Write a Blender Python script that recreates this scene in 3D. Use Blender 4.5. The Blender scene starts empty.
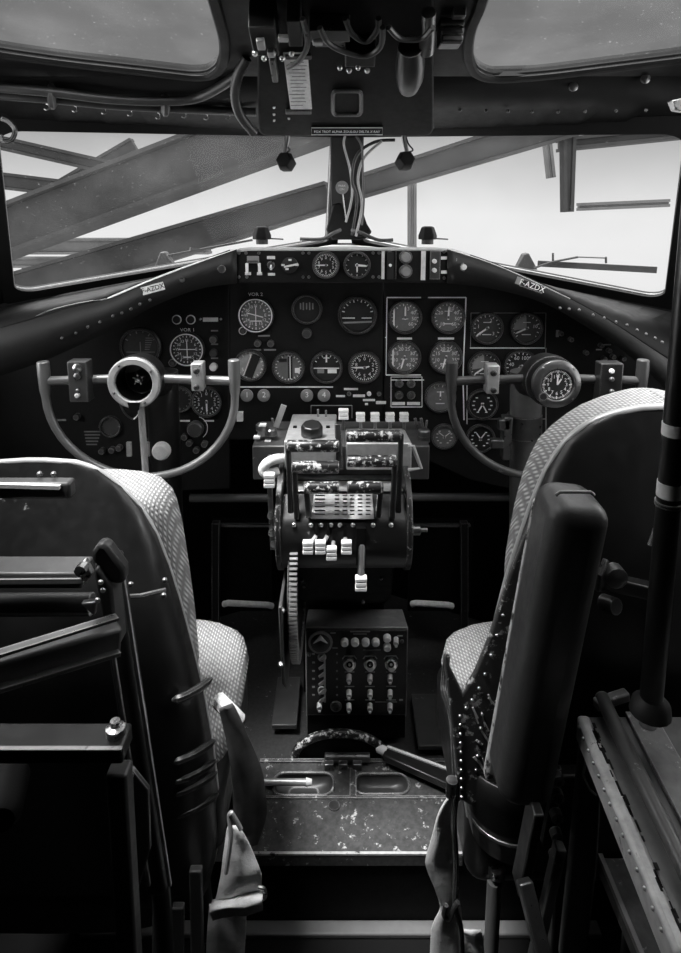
import bpy, bmesh, math, random
from mathutils import Vector, Matrix, geometry, noise
random.seed(4)
V = Vector
C = bpy.context.scene.collection
PI = math.pi
# ------------------------------------------------------------------ camera model (24 mm, shifted lens)
F, PPY, PITCH, H = 635.0, 327.0, math.radians(10), 1.365
CP, SP = math.cos(PITCH), math.sin(PITCH)
def ray(px, py):
    X = (px-340.5)/F; Y = (PPY-py)/F
    return V((X, CP+SP*Y, -SP+CP*Y))
def P(px, py, y):                       # point of the line of sight on the upright plane at distance y
    d = ray(px, py); return d*(y/d.y)+V((0, 0, H))
def G(px, py, z):                       # point on the level plane at height z
    d = ray(px, py); return d*((z-H)/d.z)+V((0, 0, H))
def S(py, y):                           # metres per photo pixel there
    return y/ray(340, py).y/F

# ------------------------------------------------------------------ materials
def mat(name, base, rough=.5, metal=0., wear=0., wearcol=.45, scale=40., bump=0., edge=0., spec=.5, var=0.35, coat=0., weave=0., rv=.35):
    m = bpy.data.materials.new(name); m.use_nodes = True
    nt = m.node_tree; N = nt.nodes; L = nt.links
    b = N['Principled BSDF']
    b.inputs['Metallic'].default_value = metal
    b.inputs['Specular IOR Level'].default_value = spec
    b.inputs['Coat Weight'].default_value = coat
    tc = N.new('ShaderNodeTexCoord')
    def math_(op, a, c=None, clamp=False):
        n = N.new('ShaderNodeMath'); n.operation = op; n.use_clamp = clamp
        for i, x in enumerate((a, c)):
            if x is None: continue
            if isinstance(x, (int, float)): n.inputs[i].default_value = x
            else: L.new(x, n.inputs[i])
        return n.outputs[0]
    def noise_(s, d=6., r=.6):
        n = N.new('ShaderNodeTexNoise'); n.inputs['Scale'].default_value = s
        n.inputs['Detail'].default_value = d; n.inputs['Roughness'].default_value = r
        L.new(tc.outputs['Object'], n.inputs['Vector']); return n.outputs['Fac']
    n1 = noise_(scale)
    # tone variation
    v = math_('MULTIPLY', math_('ADD', math_('MULTIPLY', math_('SUBTRACT', n1, .5), 2*var), 1.0), base)
    if weave:
        w1 = N.new('ShaderNodeTexWave'); w1.inputs['Scale'].default_value = weave; w1.bands_direction = 'X'
        w2 = N.new('ShaderNodeTexWave'); w2.inputs['Scale'].default_value = weave; w2.bands_direction = 'DIAGONAL'
        for w in (w1, w2): L.new(tc.outputs['Object'], w.inputs['Vector'])
        ww = math_('MULTIPLY', w1.outputs['Fac'], w2.outputs['Fac'])
        v = math_('MULTIPLY', v, math_('ADD', math_('MULTIPLY', ww, .75), .45))
    col = v; rr = None
    if wear or edge:
        n2 = noise_(scale*.55, 8., .72)
        f = None
        if wear:
            th = .72-wear*.3
            f = math_('MULTIPLY', math_('SUBTRACT', n2, th), 22., True)
        if edge:
            bv = N.new('ShaderNodeBevel'); bv.samples = 4; bv.inputs['Radius'].default_value = .006
            ge = N.new('ShaderNodeNewGeometry')
            dp = N.new('ShaderNodeVectorMath'); dp.operation = 'DOT_PRODUCT'
            L.new(bv.outputs[0], dp.inputs[0]); L.new(ge.outputs['Normal'], dp.inputs[1])
            e = math_('SUBTRACT', 1., dp.outputs['Value'])
            n3 = noise_(scale*.8, 5.)
            e = math_('MULTIPLY', math_('SUBTRACT', math_('MULTIPLY', e, n3), .05), 9.*edge, True)
            f = e if f is None else math_('MAXIMUM', e, f)
        mx = N.new('ShaderNodeMix'); mx.data_type = 'FLOAT'
        L.new(f, mx.inputs[0]); L.new(v, mx.inputs[2]); mx.inputs[3].default_value = wearcol
        col = mx.outputs[0]
    cc = N.new('ShaderNodeCombineColor')
    for i in range(3): L.new(col, cc.inputs[i])
    L.new(cc.outputs[0], b.inputs['Base Color'])
    rg = math_('ADD', math_('MULTIPLY', math_('SUBTRACT', noise_(scale*1.7, 4.), .5), rv), rough, True)
    L.new(rg, b.inputs['Roughness'])
    if bump or weave:
        bp = N.new('ShaderNodeBump'); bp.inputs['Strength'].default_value = bump or .6
        bp.inputs['Distance'].default_value = .002
        L.new(ww if weave else noise_(scale*4, 5.), bp.inputs['Height']); L.new(bp.outputs[0], b.inputs['Normal'])
    return m

black   = mat('black_paint', .009, .36, wear=.14, wearcol=.3, edge=.9, scale=35)
blackw  = mat('chipped_black_paint', .014, .34, wear=.46, wearcol=.4, edge=1., scale=150)
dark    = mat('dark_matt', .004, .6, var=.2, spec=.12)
shellm  = mat('cabin_black', .005, .55, wear=.05, wearcol=.06, scale=18, spec=.18)
gshield = mat('glareshield_black', .010, .5, wear=.1, wearcol=.12, scale=30, bump=.15, spec=.35)
panelm  = mat('panel_crackle_black', .005, .55, wear=.06, wearcol=.05, scale=60, bump=.2, spec=.3)
rubber  = mat('rubber', .010, .6)
leather = mat('black_leather', .04, .42, scale=25, bump=.25, var=.5)
charc   = mat('charcoal_paint', .045, .4, wear=.22, wearcol=.3, edge=.8, scale=45)
greyp   = mat('grey_paint', .12, .4, wear=.44, wearcol=.38, edge=.7, scale=75, var=.6)
gunm    = mat('gunmetal', .16, .33, metal=.85, wear=.2, wearcol=.5, edge=.6, scale=60)
steel   = mat('bare_steel', .55, .3, metal=1., scale=70, var=.4)
alum    = mat('worn_aluminium', .50, .36, metal=.55, wear=.3, wearcol=.16, edge=.4, scale=70)
floorm  = mat('worn_floor_plate', .075, .42, metal=.3, wear=.42, wearcol=.6, edge=.8, scale=95, var=.9)
floord  = mat('dark_floor', .03, .5, wear=.28, wearcol=.3, scale=110, var=.9)
fabric  = mat('light_woven_fabric', .45, .9, spec=.15, scale=90, var=.4, weave=62.)
piping  = mat('fabric_edge', .60, .9, spec=.15, scale=150, bump=.8, var=.7)
web     = mat('canvas_webbing', .72, .85, spec=.2, scale=60, var=.4, bump=.5)
webd    = mat('dark_webbing', .07, .85, spec=.2, scale=60, var=.4)
white   = mat('white_marking', .85, .6, scale=120, var=.15)
pale    = mat('pale_knob', .72, .5, scale=90, var=.35)
greyk   = mat('grey_button', .24, .5, scale=90)
face_d  = mat('dial_black', .008, .6, var=.1)
face_m  = mat('dial_charcoal', .035, .6, scale=90)
face_g  = mat('dial_grey', .13, .6, scale=90)
face_l  = mat('dial_pale', .30, .6, scale=90, var=.5)
paper   = mat('paper_card', .7, .85, scale=120, var=.4)
hang    = mat('hangar_steel', .012, .8, scale=6, var=.5, spec=.1)
hangl   = mat('hangar_pale_steel', .04, .8, scale=6, var=.4, spec=.1)
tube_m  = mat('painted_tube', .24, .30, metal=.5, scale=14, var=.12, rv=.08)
satin   = mat('satin_grey', .42, .35, metal=.2, wear=.2, wearcol=.1, scale=50)
colm = mat('column_grey', .10, .4, scale=30, wear=.1, wearcol=.3)
conduitm = mat('grey_conduit', .03, .4, scale=40)
worng   = mat('worn_grip', .012, .35, wear=.62, wearcol=.55, scale=170, edge=.8)
trimg   = mat('grey_strip', .12, .55, scale=30)

def glass_mat():
    m = bpy.data.materials.new('dusty_glass'); m.use_nodes = True
    nt = m.node_tree; N = nt.nodes; L = nt.links; N.clear()
    out = N.new('ShaderNodeOutputMaterial')
    tr = N.new('ShaderNodeBsdfTransparent'); tr.inputs[0].default_value = (.96, .96, .96, 1)
    gl = N.new('ShaderNodeBsdfGlossy'); gl.inputs['Roughness'].default_value = .05
    df = N.new('ShaderNodeBsdfTranslucent'); df.inputs[0].default_value = (.8, .8, .8, 1)
    tc = N.new('ShaderNodeTexCoord')
    n1 = N.new('ShaderNodeTexNoise'); n1.inputs['Scale'].default_value = 5; n1.inputs['Detail'].default_value = 8
    n2 = N.new('ShaderNodeTexNoise'); n2.inputs['Scale'].default_value = 160; n2.inputs['Detail'].default_value = 2
    for n in (n1, n2): L.new(tc.outputs['Object'], n.inputs['Vector'])
    r1 = N.new('ShaderNodeMapRange'); r1.inputs[1].default_value = .4; r1.inputs[2].default_value = .8; r1.inputs[3].default_value = .004; r1.inputs[4].default_value = .03
    r2 = N.new('ShaderNodeMapRange'); r2.inputs[1].default_value = .68; r2.inputs[2].default_value = .78; r2.inputs[3].default_value = 0; r2.inputs[4].default_value = .07
    L.new(n1.outputs['Fac'], r1.inputs[0]); L.new(n2.outputs['Fac'], r2.inputs[0])
    ad = N.new('ShaderNodeMath'); ad.operation = 'ADD'; ad.use_clamp = True
    L.new(r1.outputs[0], ad.inputs[0]); L.new(r2.outputs[0], ad.inputs[1])
    m1 = N.new('ShaderNodeMixShader'); L.new(ad.outputs[0], m1.inputs[0]); L.new(tr.outputs[0], m1.inputs[1]); L.new(df.outputs[0], m1.inputs[2])
    m2 = N.new('ShaderNodeMixShader'); m2.inputs[0].default_value = .008; L.new(m1.outputs[0], m2.inputs[1]); L.new(gl.outputs[0], m2.inputs[2])
    L.new(m2.outputs[0], out.inputs[0]); return m
glass = glass_mat()

# ------------------------------------------------------------------ mesh builder
_font = {}
def glyphs(s):
    if s not in _font:
        cu = bpy.data.curves.new('t', 'FONT'); cu.body = s; cu.align_x = 'CENTER'; cu.align_y = 'CENTER'
        cu.size = 1.; cu.resolution_u = 2
        o = bpy.data.objects.new('t', cu); C.objects.link(o)
        dg = bpy.context.evaluated_depsgraph_get(); dg.update()
        me = bpy.data.meshes.new_from_object(o.evaluated_get(dg))
        _font[s] = ([v.co.copy() for v in me.vertices], [tuple(p.vertices) for p in me.polygons])
        bpy.data.objects.remove(o); bpy.data.curves.remove(cu); bpy.data.meshes.remove(me)
    return _font[s]

def frame(d, up=V((0, 0, 1))):
    d = d.normalized()
    s = d.cross(up)
    if s.length < 1e-4: s = d.cross(V((0, 1, 0)))
    s.normalize(); return s, s.cross(d).normalized(), d      # side, up, dir

class M:
    def __init__(s): s.v = []; s.f = []; s.m = []
    def add(s, vs, fs, mi=0):
        b = len(s.v); s.v += [V(x) for x in vs]
        for f in fs: s.f.append(tuple(b+i for i in f)); s.m.append(mi)
        return s
    def box(s, c, sz, R=None, mi=0):
        c = V(c); R = R or Matrix.Identity(3)
        vs = [c+R@V((x*sz[0]/2, y*sz[1]/2, z*sz[2]/2)) for x in (-1, 1) for y in (-1, 1) for z in (-1, 1)]
        return s.add(vs, [(0, 1, 3, 2), (4, 6, 7, 5), (0, 4, 5, 1), (2, 3, 7, 6), (0, 2, 6, 4), (1, 5, 7, 3)], mi)
    def bar(s, a, b, w, h, mi=0, up=V((0, 0, 1)), w2=None, h2=None):
        a = V(a); b = V(b); sd, u, d = frame(b-a, up); vs = []
        for p, ww, hh in ((a, w, h), (b, w2 or w, h2 or h)):
            for x, y in ((-1, -1), (1, -1), (1, 1), (-1, 1)): vs.append(p+sd*x*ww/2+u*y*hh/2)
        return s.add(vs, [(3, 2, 1, 0), (4, 5, 6, 7)]+[(i, (i+1) % 4, 4+(i+1) % 4, 4+i) for i in range(4)], mi)
    def tube(s, pts, r, n=12, mi=0, closed=False, flat=1.):
        pts = [V(p) for p in pts]; k = len(pts); rs = r if isinstance(r, (list, tuple)) else [r]*k
        sd = None; vs = []
        for i, p in enumerate(pts):
            d = (pts[(i+1) % k]-pts[i-1]) if closed else (pts[min(i+1, k-1)]-pts[max(i-1, 0)])
            d.normalize()
            if sd is None: sd = frame(d)[0]
            sd = (sd-d*sd.dot(d)).normalized(); u = sd.cross(d)
            for j in range(n):
                a = 2*PI*j/n; vs.append(p+(sd*math.cos(a)+u*math.sin(a)*flat)*rs[i])
        fs = []
        for i in range(k if closed else k-1):
            for j in range(n):
                a = i*n+j; b = i*n+(j+1) % n; c = ((i+1) % k)*n+(j+1) % n; d = ((i+1) % k)*n+j
                fs.append((a, b, c, d))
        if not closed: fs += [tuple(range(n-1, -1, -1)), tuple((k-1)*n+j for j in range(n))]
        return s.add(vs, fs, mi)
    def lathe(s, c, axis, prof, n=24, mi=0):
        c = V(c); sd, u, d = frame(V(axis)); vs = []; fs = []; rows = []
        for r, h in prof:
            if r < 1e-6: rows.append([len(vs)]); vs.append(c+d*h)
            else:
                rows.append(list(range(len(vs), len(vs)+n)))
                for j in range(n):
                    a = 2*PI*j/n; vs.append(c+d*h+(sd*math.cos(a)+u*math.sin(a))*r)
        for A, B in zip(rows, rows[1:]):
            if len(A) == 1 and len(B) == 1: continue
            for j in range(n):
                k = (j+1) % n
                if len(A) == 1: fs.append((A[0], B[j], B[k]))
                elif len(B) == 1: fs.append((A[j], B[0], A[k]))
                else: fs.append((A[j], B[j], B[k], A[k]))
        return s.add(vs, fs, mi)
    def prism(s, loop, vec, mi=0):
        loop = [V(p) for p in loop]; vec = V(vec); n = len(loop)
        return s.add(loop+[p+vec for p in loop], [tuple(range(n-1, -1, -1)), tuple(range(n, 2*n))]+[(i, (i+1) % n, n+(i+1) % n, n+i) for i in range(n)], mi)
    def grid(s, rows, mi=0, closed=False):
        k = len(rows[0]); vs = [p for r in rows for p in r]; fs = []
        for i in range(len(rows)-1):
            for j in range(k if closed else k-1):
                fs.append((i*k+j, i*k+(j+1) % k, (i+1)*k+(j+1) % k, (i+1)*k+j))
        return s.add(vs, fs, mi)
    def holed(s, outer, inners, fn, mi=0):
        loops = [[V((x, y, 0)) for x, y in l] for l in [outer]+inners]
        tris = geometry.tessellate_polygon(loops)
        flat = [fn(p.x, p.y) for l in loops for p in l]
        return s.add(flat, [tuple(t) for t in tris], mi)
    def text(s, t, c, size, right=V((1, 0, 0)), up=V((0, 0, 1)), mi=0, wide=1.):
        vs, fs = glyphs(t); c = V(c)
        return s.add([c+right*v.x*size*wide+up*v.y*size for v in vs], fs, mi)
    def dome(s, c, axis, r, h, n=10, mi=0):
        return s.lathe(c, axis, [(r, 0), (r*.92, h*.45), (r*.6, h*.85), (0, h)], n, mi)
    def build(s, name, mats, parent=None, bevel=0., seg=2, smooth=True, solid=0., sub=0, ang=38, weld=False):
        me = bpy.data.meshes.new(name)
        off = V((0, 0, 0)); q = parent
        while q is not None: off = off+q.location; q = q.parent
        me.from_pydata([tuple(v-off) for v in s.v], [], s.f)
        mats = mats if isinstance(mats, (list, tuple)) else [mats]
        for m in mats: me.materials.append(m)
        for p, i in zip(me.polygons, s.m): p.material_index = i
        bm = bmesh.new(); bm.from_mesh(me)
        if weld: bmesh.ops.remove_doubles(bm, verts=bm.verts, dist=1e-5)
        bmesh.ops.recalc_face_normals(bm, faces=bm.faces); bm.to_mesh(me); bm.free()
        me.update()
        if smooth:
            me.shade_smooth(); me.set_sharp_from_angle(angle=math.radians(ang))
        o = bpy.data.objects.new(name, me); C.objects.link(o)
        if parent is not None: o.parent = parent
        if solid:
            md = o.modifiers.new('s', 'SOLIDIFY'); md.thickness = solid; md.offset = 0
        if bevel:
            md = o.modifiers.new('b', 'BEVEL'); md.width = bevel; md.segments = seg; md.limit_method = 'ANGLE'; md.angle_limit = math.radians(40)
        if sub:
            md = o.modifiers.new('u', 'SUBSURF'); md.levels = sub; md.render_levels = sub
        return o

def tag(o, label, cat, group=None):
    o['label'] = label; o['category'] = cat
    if group: o['group'] = group
    return o
def thing(name, label, cat, loc, group=None):
    o = bpy.data.objects.new(name, None); o.empty_display_size = .02; C.objects.link(o); o.location = V(loc)
    return tag(o, label, cat, group)
def struct(o): o['kind'] = 'structure'; return o

def rrect(x0, y0, x1, y1, r, n=6, radii=None):
    out = []; rs = radii or [r]*4
    for (cx, cy, a, rr) in ((x0+rs[0], y0+rs[0], PI, rs[0]), (x1-rs[1], y0+rs[1], 1.5*PI, rs[1]), (x1-rs[2], y1-rs[2], 0, rs[2]), (x0+rs[3], y1-rs[3], .5*PI, rs[3])):
        for i in range(n+1):
            t = a+PI/2*i/n; out.append((cx+rr*math.cos(t), cy+rr*math.sin(t)))
    return out
def roundpoly(pts, r, n=6):
    out = []; k = len(pts)
    for i in range(k):
        p = V((*pts[i], 0)); a = V((*pts[i-1], 0)); b = V((*pts[(i+1) % k], 0))
        da = (a-p); db = (b-p); rr = min(r, da.length*.45, db.length*.45)
        A = p+da.normalized()*rr; B = p+db.normalized()*rr
        for j in range(n+1):
            t = j/n; q = A*(1-t)**2+p*2*t*(1-t)+B*t*t; out.append((q.x, q.y))
    return out
def smoothpath(pts, n=6):
    pts = [V(p) for p in pts]; out = []
    for i in range(len(pts)-1):
        p0 = pts[max(i-1, 0)]; p1 = pts[i]; p2 = pts[i+1]; p3 = pts[min(i+2, len(pts)-1)]
        for j in range(n):
            t = j/n
            out.append(.5*((2*p1)+(p2-p0)*t+(2*p0-5*p1+4*p2-p3)*t*t+(3*p1-p0-3*p2+p3)*t**3))
    out.append(pts[-1]); return out
def resample(pts, n):
    pts = [V(p) for p in pts]; L = [0]
    for a, b in zip(pts, pts[1:]): L.append(L[-1]+(b-a).length)
    out = []
    for i in range(n):
        d = L[-1]*i/(n-1); k = 0
        while k < len(pts)-2 and L[k+1] < d: k += 1
        t = (d-L[k])/max(L[k+1]-L[k], 1e-9); out.append(pts[k].lerp(pts[k+1], min(max(t, 0), 1)))
    return out
X, Y, Z = V((1, 0, 0)), V((0, 1, 0)), V((0, 0, 1))
TOME = V((0, -1, 0))

# ================================================================== THE SETTING
ZF = H-1.2        # cockpit floor
# floor with a step down to the aisle
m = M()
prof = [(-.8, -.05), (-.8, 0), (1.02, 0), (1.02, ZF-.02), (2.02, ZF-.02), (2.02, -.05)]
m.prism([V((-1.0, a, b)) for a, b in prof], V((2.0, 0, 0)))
m.m = [1 if i in (3, 4) else 0 for i in range(len(m.f))]       # aisle and riser coloured near black, their shade painted in
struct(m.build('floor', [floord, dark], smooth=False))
# windshield panes
def bil(c):
    tl, tr, br, bl = c
    def fn(u, v):
        return (bl*(1-u)+br*u)*(1-v)+(tl*(1-u)+tr*u)*v
    return fn
LW = (P(-12, 119, 1.36), P(337, 129, 1.70), P(331, 243, 1.95), P(8, 300, 1.56))
RW = (P(345, 129, 1.70), P(695, 122, 1.36), P(671, 306, 1.56), P(361, 243, 1.95))
for nm, cor, rad in (('window_1', LW, [.06, .02, .02, .06]), ('window_2', RW, [.02, .06, .06, .02])):
    fn = bil(cor)
    inner = rrect(.018, .045, .982, .955, .05, 6, rad)
    g = M(); g.holed(rrect(.008, .02, .992, .98, .05, 6, rad), [], fn)
    gobj = struct(g.build(nm, glass, smooth=False))
    fr = M(); fr.holed([(-.03, -.06), (1.02, -.06), (1.02, 1.04), (-.03, 1.04)], [inner], fn)
    fr.build('window_frame', shellm, gobj, solid=.022, smooth=False)
    gk = M(); gk.tube([fn(*p) for p in rrect(.016, .04, .984, .96, .05, 6, rad)], .0045, 8, closed=True)
    gk.build('gasket', gunm, gobj)
# front wall: header above the panes, cheeks at the sides, V-shaped bulkhead below
YO, ZO, SL = 1.31, H+.277, .192
def ceil_z(y): return ZO+SL*(YO-y)
m = M()
def strip(a, b, n=12): m.grid([resample(a, n), resample(b, n)])
topL = [V((-.95, 1.27, H+.16)), LW[0], LW[1]]
topR = [RW[0], RW[1], V((.95, 1.27, H+.16))]
strip(topL, [V((-.95, YO, ZO)), V((0, YO, ZO))]); strip(topR, [V((0, YO, ZO)), V((.95, YO, ZO))])
strip([LW[0], LW[3]], [V((-.95, 1.27, H+.16)), V((-.95, 1.45, H-.25))]); strip([RW[1], RW[2]], [V((.95, 1.27, H+.16)), V((.95, 1.45, H-.25))])
strip([LW[1], RW[0]], [V((-.02, YO, ZO)), V((.02, YO, ZO))], 2)
low = [V((-.95, 1.45, H-.25)), LW[3], LW[2], RW[3], RW[2], V((.95, 1.45, H-.25))]
m.grid([low, [V((p.x, p.y+.0, ZF-.03)) for p in low]])
struct(m.build('wall_front', shellm, solid=.016, ang=70))
# ceiling with two overhead windows
def cfn(x, y): return V((x, y, ceil_z(y)))
def cpx(px, py):
    d = ray(px, py); k = d.z/d.y; y = (ZO-H+SL*YO)/(k+SL)
    return (d.x/d.y*y, y)
wl = [cpx(-70, 32), cpx(0, 46), cpx(70, 56), cpx(141, 64), cpx(192, 70), cpx(207, 69), cpx(217, 62), cpx(221, 50), cpx(221, 32), cpx(212, 0), (-.17, .58), (-.80, .58)]
wr = [cpx(484, 0), cpx(474, 21), cpx(471, 40), cpx(472, 54), cpx(477, 65), cpx(489, 71), cpx(505, 72), cpx(546, 69), cpx(617, 60), cpx(681, 52), cpx(755, 40), (.80, .58), (.17, .58)]
wl, wr = roundpoly(wl, .04, 4), roundpoly(wr, .04, 4)
m = M(); m.holed([(-.95, YO), (.95, YO), (.95, .25), (-.95, .25)], [wl, wr], cfn)
m.grid([[cfn(-.95, .25), cfn(.95, .25)], [cfn(-.95, .25)-Y*1.05, cfn(.95, .25)-Y*1.05]])
struct(m.build('ceiling', shellm, solid=.02, smooth=False))
for nm, lp in (('window_3', wl), ('window_4', wr)):
    cxy = V((sum(p[0] for p in lp)/len(lp), sum(p[1] for p in lp)/len(lp)))
    def scl(k): return [cfn(cxy.x+(p[0]-cxy.x)*k, cxy.y+(p[1]-cxy.y)*k) for p in lp]
    g = M(); q = scl(1.005); g.add([p+Z*.004 for p in q], [tuple(range(len(q)))])
    go = struct(g.build(nm, glass, smooth=False))
    fr = M(); fr.tube([p-Z*.012 for p in scl(1.035)], .010, 8, closed=True, flat=.7); fr.build('window_frame', shellm, go)
    gk = M(); gk.tube([p-Z*.004 for p in scl(1.008)], .004, 8, closed=True); gk.build('gasket', dark, go)
# side walls with a side window each, rear bulkhead
for nm, wn, sx in (('wall_left', 'window_5', -1), ('wall_right', 'window_6', 1)):
    m = M(); f2 = lambda a, b, sx=sx: V((sx*.95, a, b))
    hole = rrect(.80, .98, 1.26, 1.58, .06)
    m.holed([(-.8, -.05), (1.48, -.05), (1.48, 1.95), (-.8, 1.95)], [hole], f2)
    struct(m.build(nm, shellm, solid=.02, smooth=False))
    g = M(); g.add([f2(*p) for p in hole], [tuple(range(len(hole)))]); struct(g.build(wn, glass, smooth=False))
m = M(); m.box((0, -.8, .95), (1.9, .03, 2.0)); struct(m.build('wall_rear', shellm))
# strip at the foot of the step
m = M(); m.bar(V((-.5, 1.006, .006)), V((.5, 1.006, .006)), .026, .012); struct(m.build('trim_2', trimg, bevel=.003))
# centre post between the panes
m = M()
a = [P(330, 136, 1.66), P(364, 136, 1.66), P(362, 240, 1.86), P(331, 240, 1.86)]
m.prism(a, V((0, .03, .005)))
post = struct(m.build('trim_1', shellm, bevel=.004))
m = M()
bt = [P(333, 205, 1.78), P(340, 202, 1.78), P(347, 217, 1.79), P(357, 202, 1.78), P(361, 206, 1.78), P(367, 224, 1.80), P(372, 232, 1.80), P(366, 239, 1.80), P(333, 240, 1.80), P(326, 230, 1.80)]
m.prism(bt, V((0, .05, 0))); m.build('leather_boot', dark, post, bevel=.004)

# ================================================================== OUTSIDE: hangar steel seen through the glass
def beam(a, ya, b, yb, hpx, label, mt=hang, name='hangar_beam', depth=.25, h2=None):
    A, B = P(*a, ya), P(*b, yb)
    m = M(); h1 = hpx*S(a[1], ya); hh = (h2 or hpx)*S(b[1], yb)
    m.bar(A, B, depth, h1, up=Z, h2=hh)
    # flanges
    sd, u, d = frame(B-A)
    o = m.build(name, mt, bevel=.01)
    for k in (-1, 1):
        fl = M(); fl.bar(A+u*k*(h1/2+.02), B+u*k*(hh/2+.02), depth*1.6, .04); fl.build('flange', mt, o)
    return tag(o, label, 'beam', 'steel beams of the hangar outside')
beam((-60, 258), 7.0, (330, 112), 6.0, 38, 'wide dark girder crossing the left windshield from lower left to upper right', depth=.3, h2=44)
beam((-20, 138), 9.0, (160, 179), 9.0, 8, 'thin steel beam sloping down right in the upper left corner of left windshield', depth=.15)
beam((-20, 178), 9.5, (95, 192), 9.5, 11, 'short dark beam end below the thin sloping beam in left windshield', depth=.15)
beam((20, 212), 9.9, (135, 145), 9.9, 9, 'brace rising to the right above the wide girder in left windshield', depth=.12)
beam((10, 293), 8.0, (330, 196), 7.6, 30, 'lower girder rising along the sill of the left windshield', depth=.25, h2=22)
beam((25, 246), 10.5, (210, 246), 10.5, 11, 'pale level beam between the two girders of the left windshield', mt=hangl, depth=.2)
beam((-10, 262), 10.8, (110, 262), 10.8, 6, 'thin pale level beam low in the left windshield', mt=hangl, depth=.15)
beam((325, 198), 8.0, (570, 122), 8.0, 16, 'girder end rising behind the hanging lamp in upper left of right windshield', depth=.25, h2=24)
beam((568, 124), 8.0, (567, 212), 8.0, 7, 'dark upright hanging post at the middle of the right windshield', depth=.10, h2=3)
beam((560, 145), 8.2, (700, 131), 8.2, 6, 'level dark beam along the top right of the right windshield', depth=.2)
beam((412, 165), 9.0, (412, 262), 9.0, 3, 'slim pale upright post right of the centre windshield post', mt=hangl, depth=.05)
beam((545, 124), 9.0, (551, 178), 9.0, 2.5, 'thin hanging rod left of the dark hanging post in right windshield', mt=hangl, depth=.05)
beam((578, 207), 9.0, (668, 203), 9.0, 2, 'thin level rail beside the lower end of the hanging post', mt=hangl, depth=.08)
m = M(); m.box(P(45, 275, 11.0), (.75, .1, .5))
tag(m.build('hangar_door', hangl), 'pale boarded hangar door low in the left corner of the left windshield', 'door')
bpy.data.objects['hangar_door']['kind'] = 'thing'
# ================================================================== GLARESHIELD
YG = 1.42
gs = thing('glareshield', 'black curved glareshield over the instrument panel carrying the switch strip and registration placards', 'glareshield', P(340, 282, YG))
upL = [(237, 249), (195, 264), (150, 281), (110, 298), (70, 308), (30, 320), (-14, 332)]
loL = [(237, 283), (195, 290), (150, 308), (120, 326), (84, 343), (40, 362), (-14, 380)]
upR = [(447, 249), (490, 263), (530, 280), (570, 299), (610, 321), (648, 346), (694, 376)]
loR = [(447, 283), (495, 289), (545, 303), (585, 325), (622, 349), (655, 378), (694, 420)]
yy = [1.42, 1.41, 1.395, 1.375, 1.35, 1.325, 1.30]
UL = smoothpath([P(*p, y) for p, y in zip(upL, yy)], 4); LL = smoothpath([P(*p, y+.0) for p, y in zip(loL, yy)], 4)
UR = smoothpath([P(*p, y) for p, y in zip(upR, yy)], 4); LR = smoothpath([P(*p, y) for p, y in zip(loR, yy)], 4)
for U_, L_, rv in ((UL, LL, [(150, 300), (140, 304), (131, 309), (122, 313), (113, 316), (100, 322), (88, 327), (76, 333), (62, 338)]), (UR, LR, [(560, 308), (569, 309), (579, 310), (593, 315), (604, 318), (616, 322), (627, 325), (637, 330), (646, 334), (655, 338), (662, 342)])):
    m = M(); m.grid([U_, L_]); w = m.build('side_wing', gshield, gs, solid=.012, ang=60)
    for q in rv:
        r = M()
        t = min(max((237-q[0])/251 if q[0] < 300 else (q[0]-447)/247, 0), 1)
        r.dome(P(*q, 1.42-.12*t-.006), TOME, .0034, .004); r.build('rivet', charc, w)
# switch strip
m = M(); m.box((P(342, 249, YG)+P(342, 283, YG))/2+Y*.02, (210*S(265, YG), .04, 34*S(265, YG)))
m.build('switch_strip', panelm, gs, bevel=.003)
def GP(px, py, o=0.): return P(px, py, YG-o)
# deck back to the glass
near = [p for p in reversed(UL)]+[p for p in UR]
far = [LW[3]+V((-.12, -.1, -.06)), LW[3]+V((0, -.02, -.018)), LW[2]+V((-.0, -.03, -.008)), RW[3]+V((0, -.03, -.008)), RW[2]+V((0, -.02, -.018)), RW[2]+V((.12, -.1, -.06))]
m = M(); m.grid([resample(near, 40), resample(far, 40)]); m.m = [1 if 13 <= i <= 25 else 0 for i in range(39)]
m.build('deck', [shellm, mat('deck_painted_skylight', .6, .4, scale=30, wear=.1, wearcol=.3)], gs, solid=.008, ang=60)  # centre of the deck coloured pale to stand in for grazing skylight
m = M(); m.tube(smoothpath([P(108, 299, 1.372), P(150, 281, 1.392), P(195, 264, 1.407), P(240, 249, 1.418)], 6), .003, 8); m.build('edge_lip', pale, gs)
m = M(); m.tube(smoothpath([P(447, 249, 1.418), P(490, 263, 1.408), P(530, 280, 1.393), P(570, 299, 1.373)], 6), .0016, 8); m.build('edge_lip', gunm, gs)
m = M(); m.tube(smoothpath([P(28, 321, 1.325), P(48, 311, 1.34), P(80, 303, 1.36), P(108, 299, 1.372)], 6), .0014, 8); m.build('edge_lip', gunm, gs)
def slanted(px, py, w, h, ang, y, txt, bg, fg, size, name, parent, wide=1.):
    c = P(px, py, y); s = S(py, y); r = V((math.cos(ang), 0, math.sin(ang))); u = V((-math.sin(ang), 0, math.cos(ang)))
    m = M(); R = Matrix((r, Y, u)).transposed(); m.box(c, (w*s, .002, h*s), R)
    if txt: m.text(txt, c-Y*.0018, size*s, r, u, 1, wide)
    return m.build(name, [bg, fg], parent)
slanted(153, 288.5, 23, 8, math.radians(15), 1.352, 'F-AZDX', pale, dark, 7, 'registration_placard', gs, .95)
slanted(532, 286, 24, 8, math.radians(-19), 1.355, 'F-AZDX', black, white, 8, 'registration_placard', gs, .95)
slanted(519.5, 281, 7, 7.5, math.radians(-19), 1.356, '', greyk, white, 8, 'registration_placard', gs)
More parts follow.
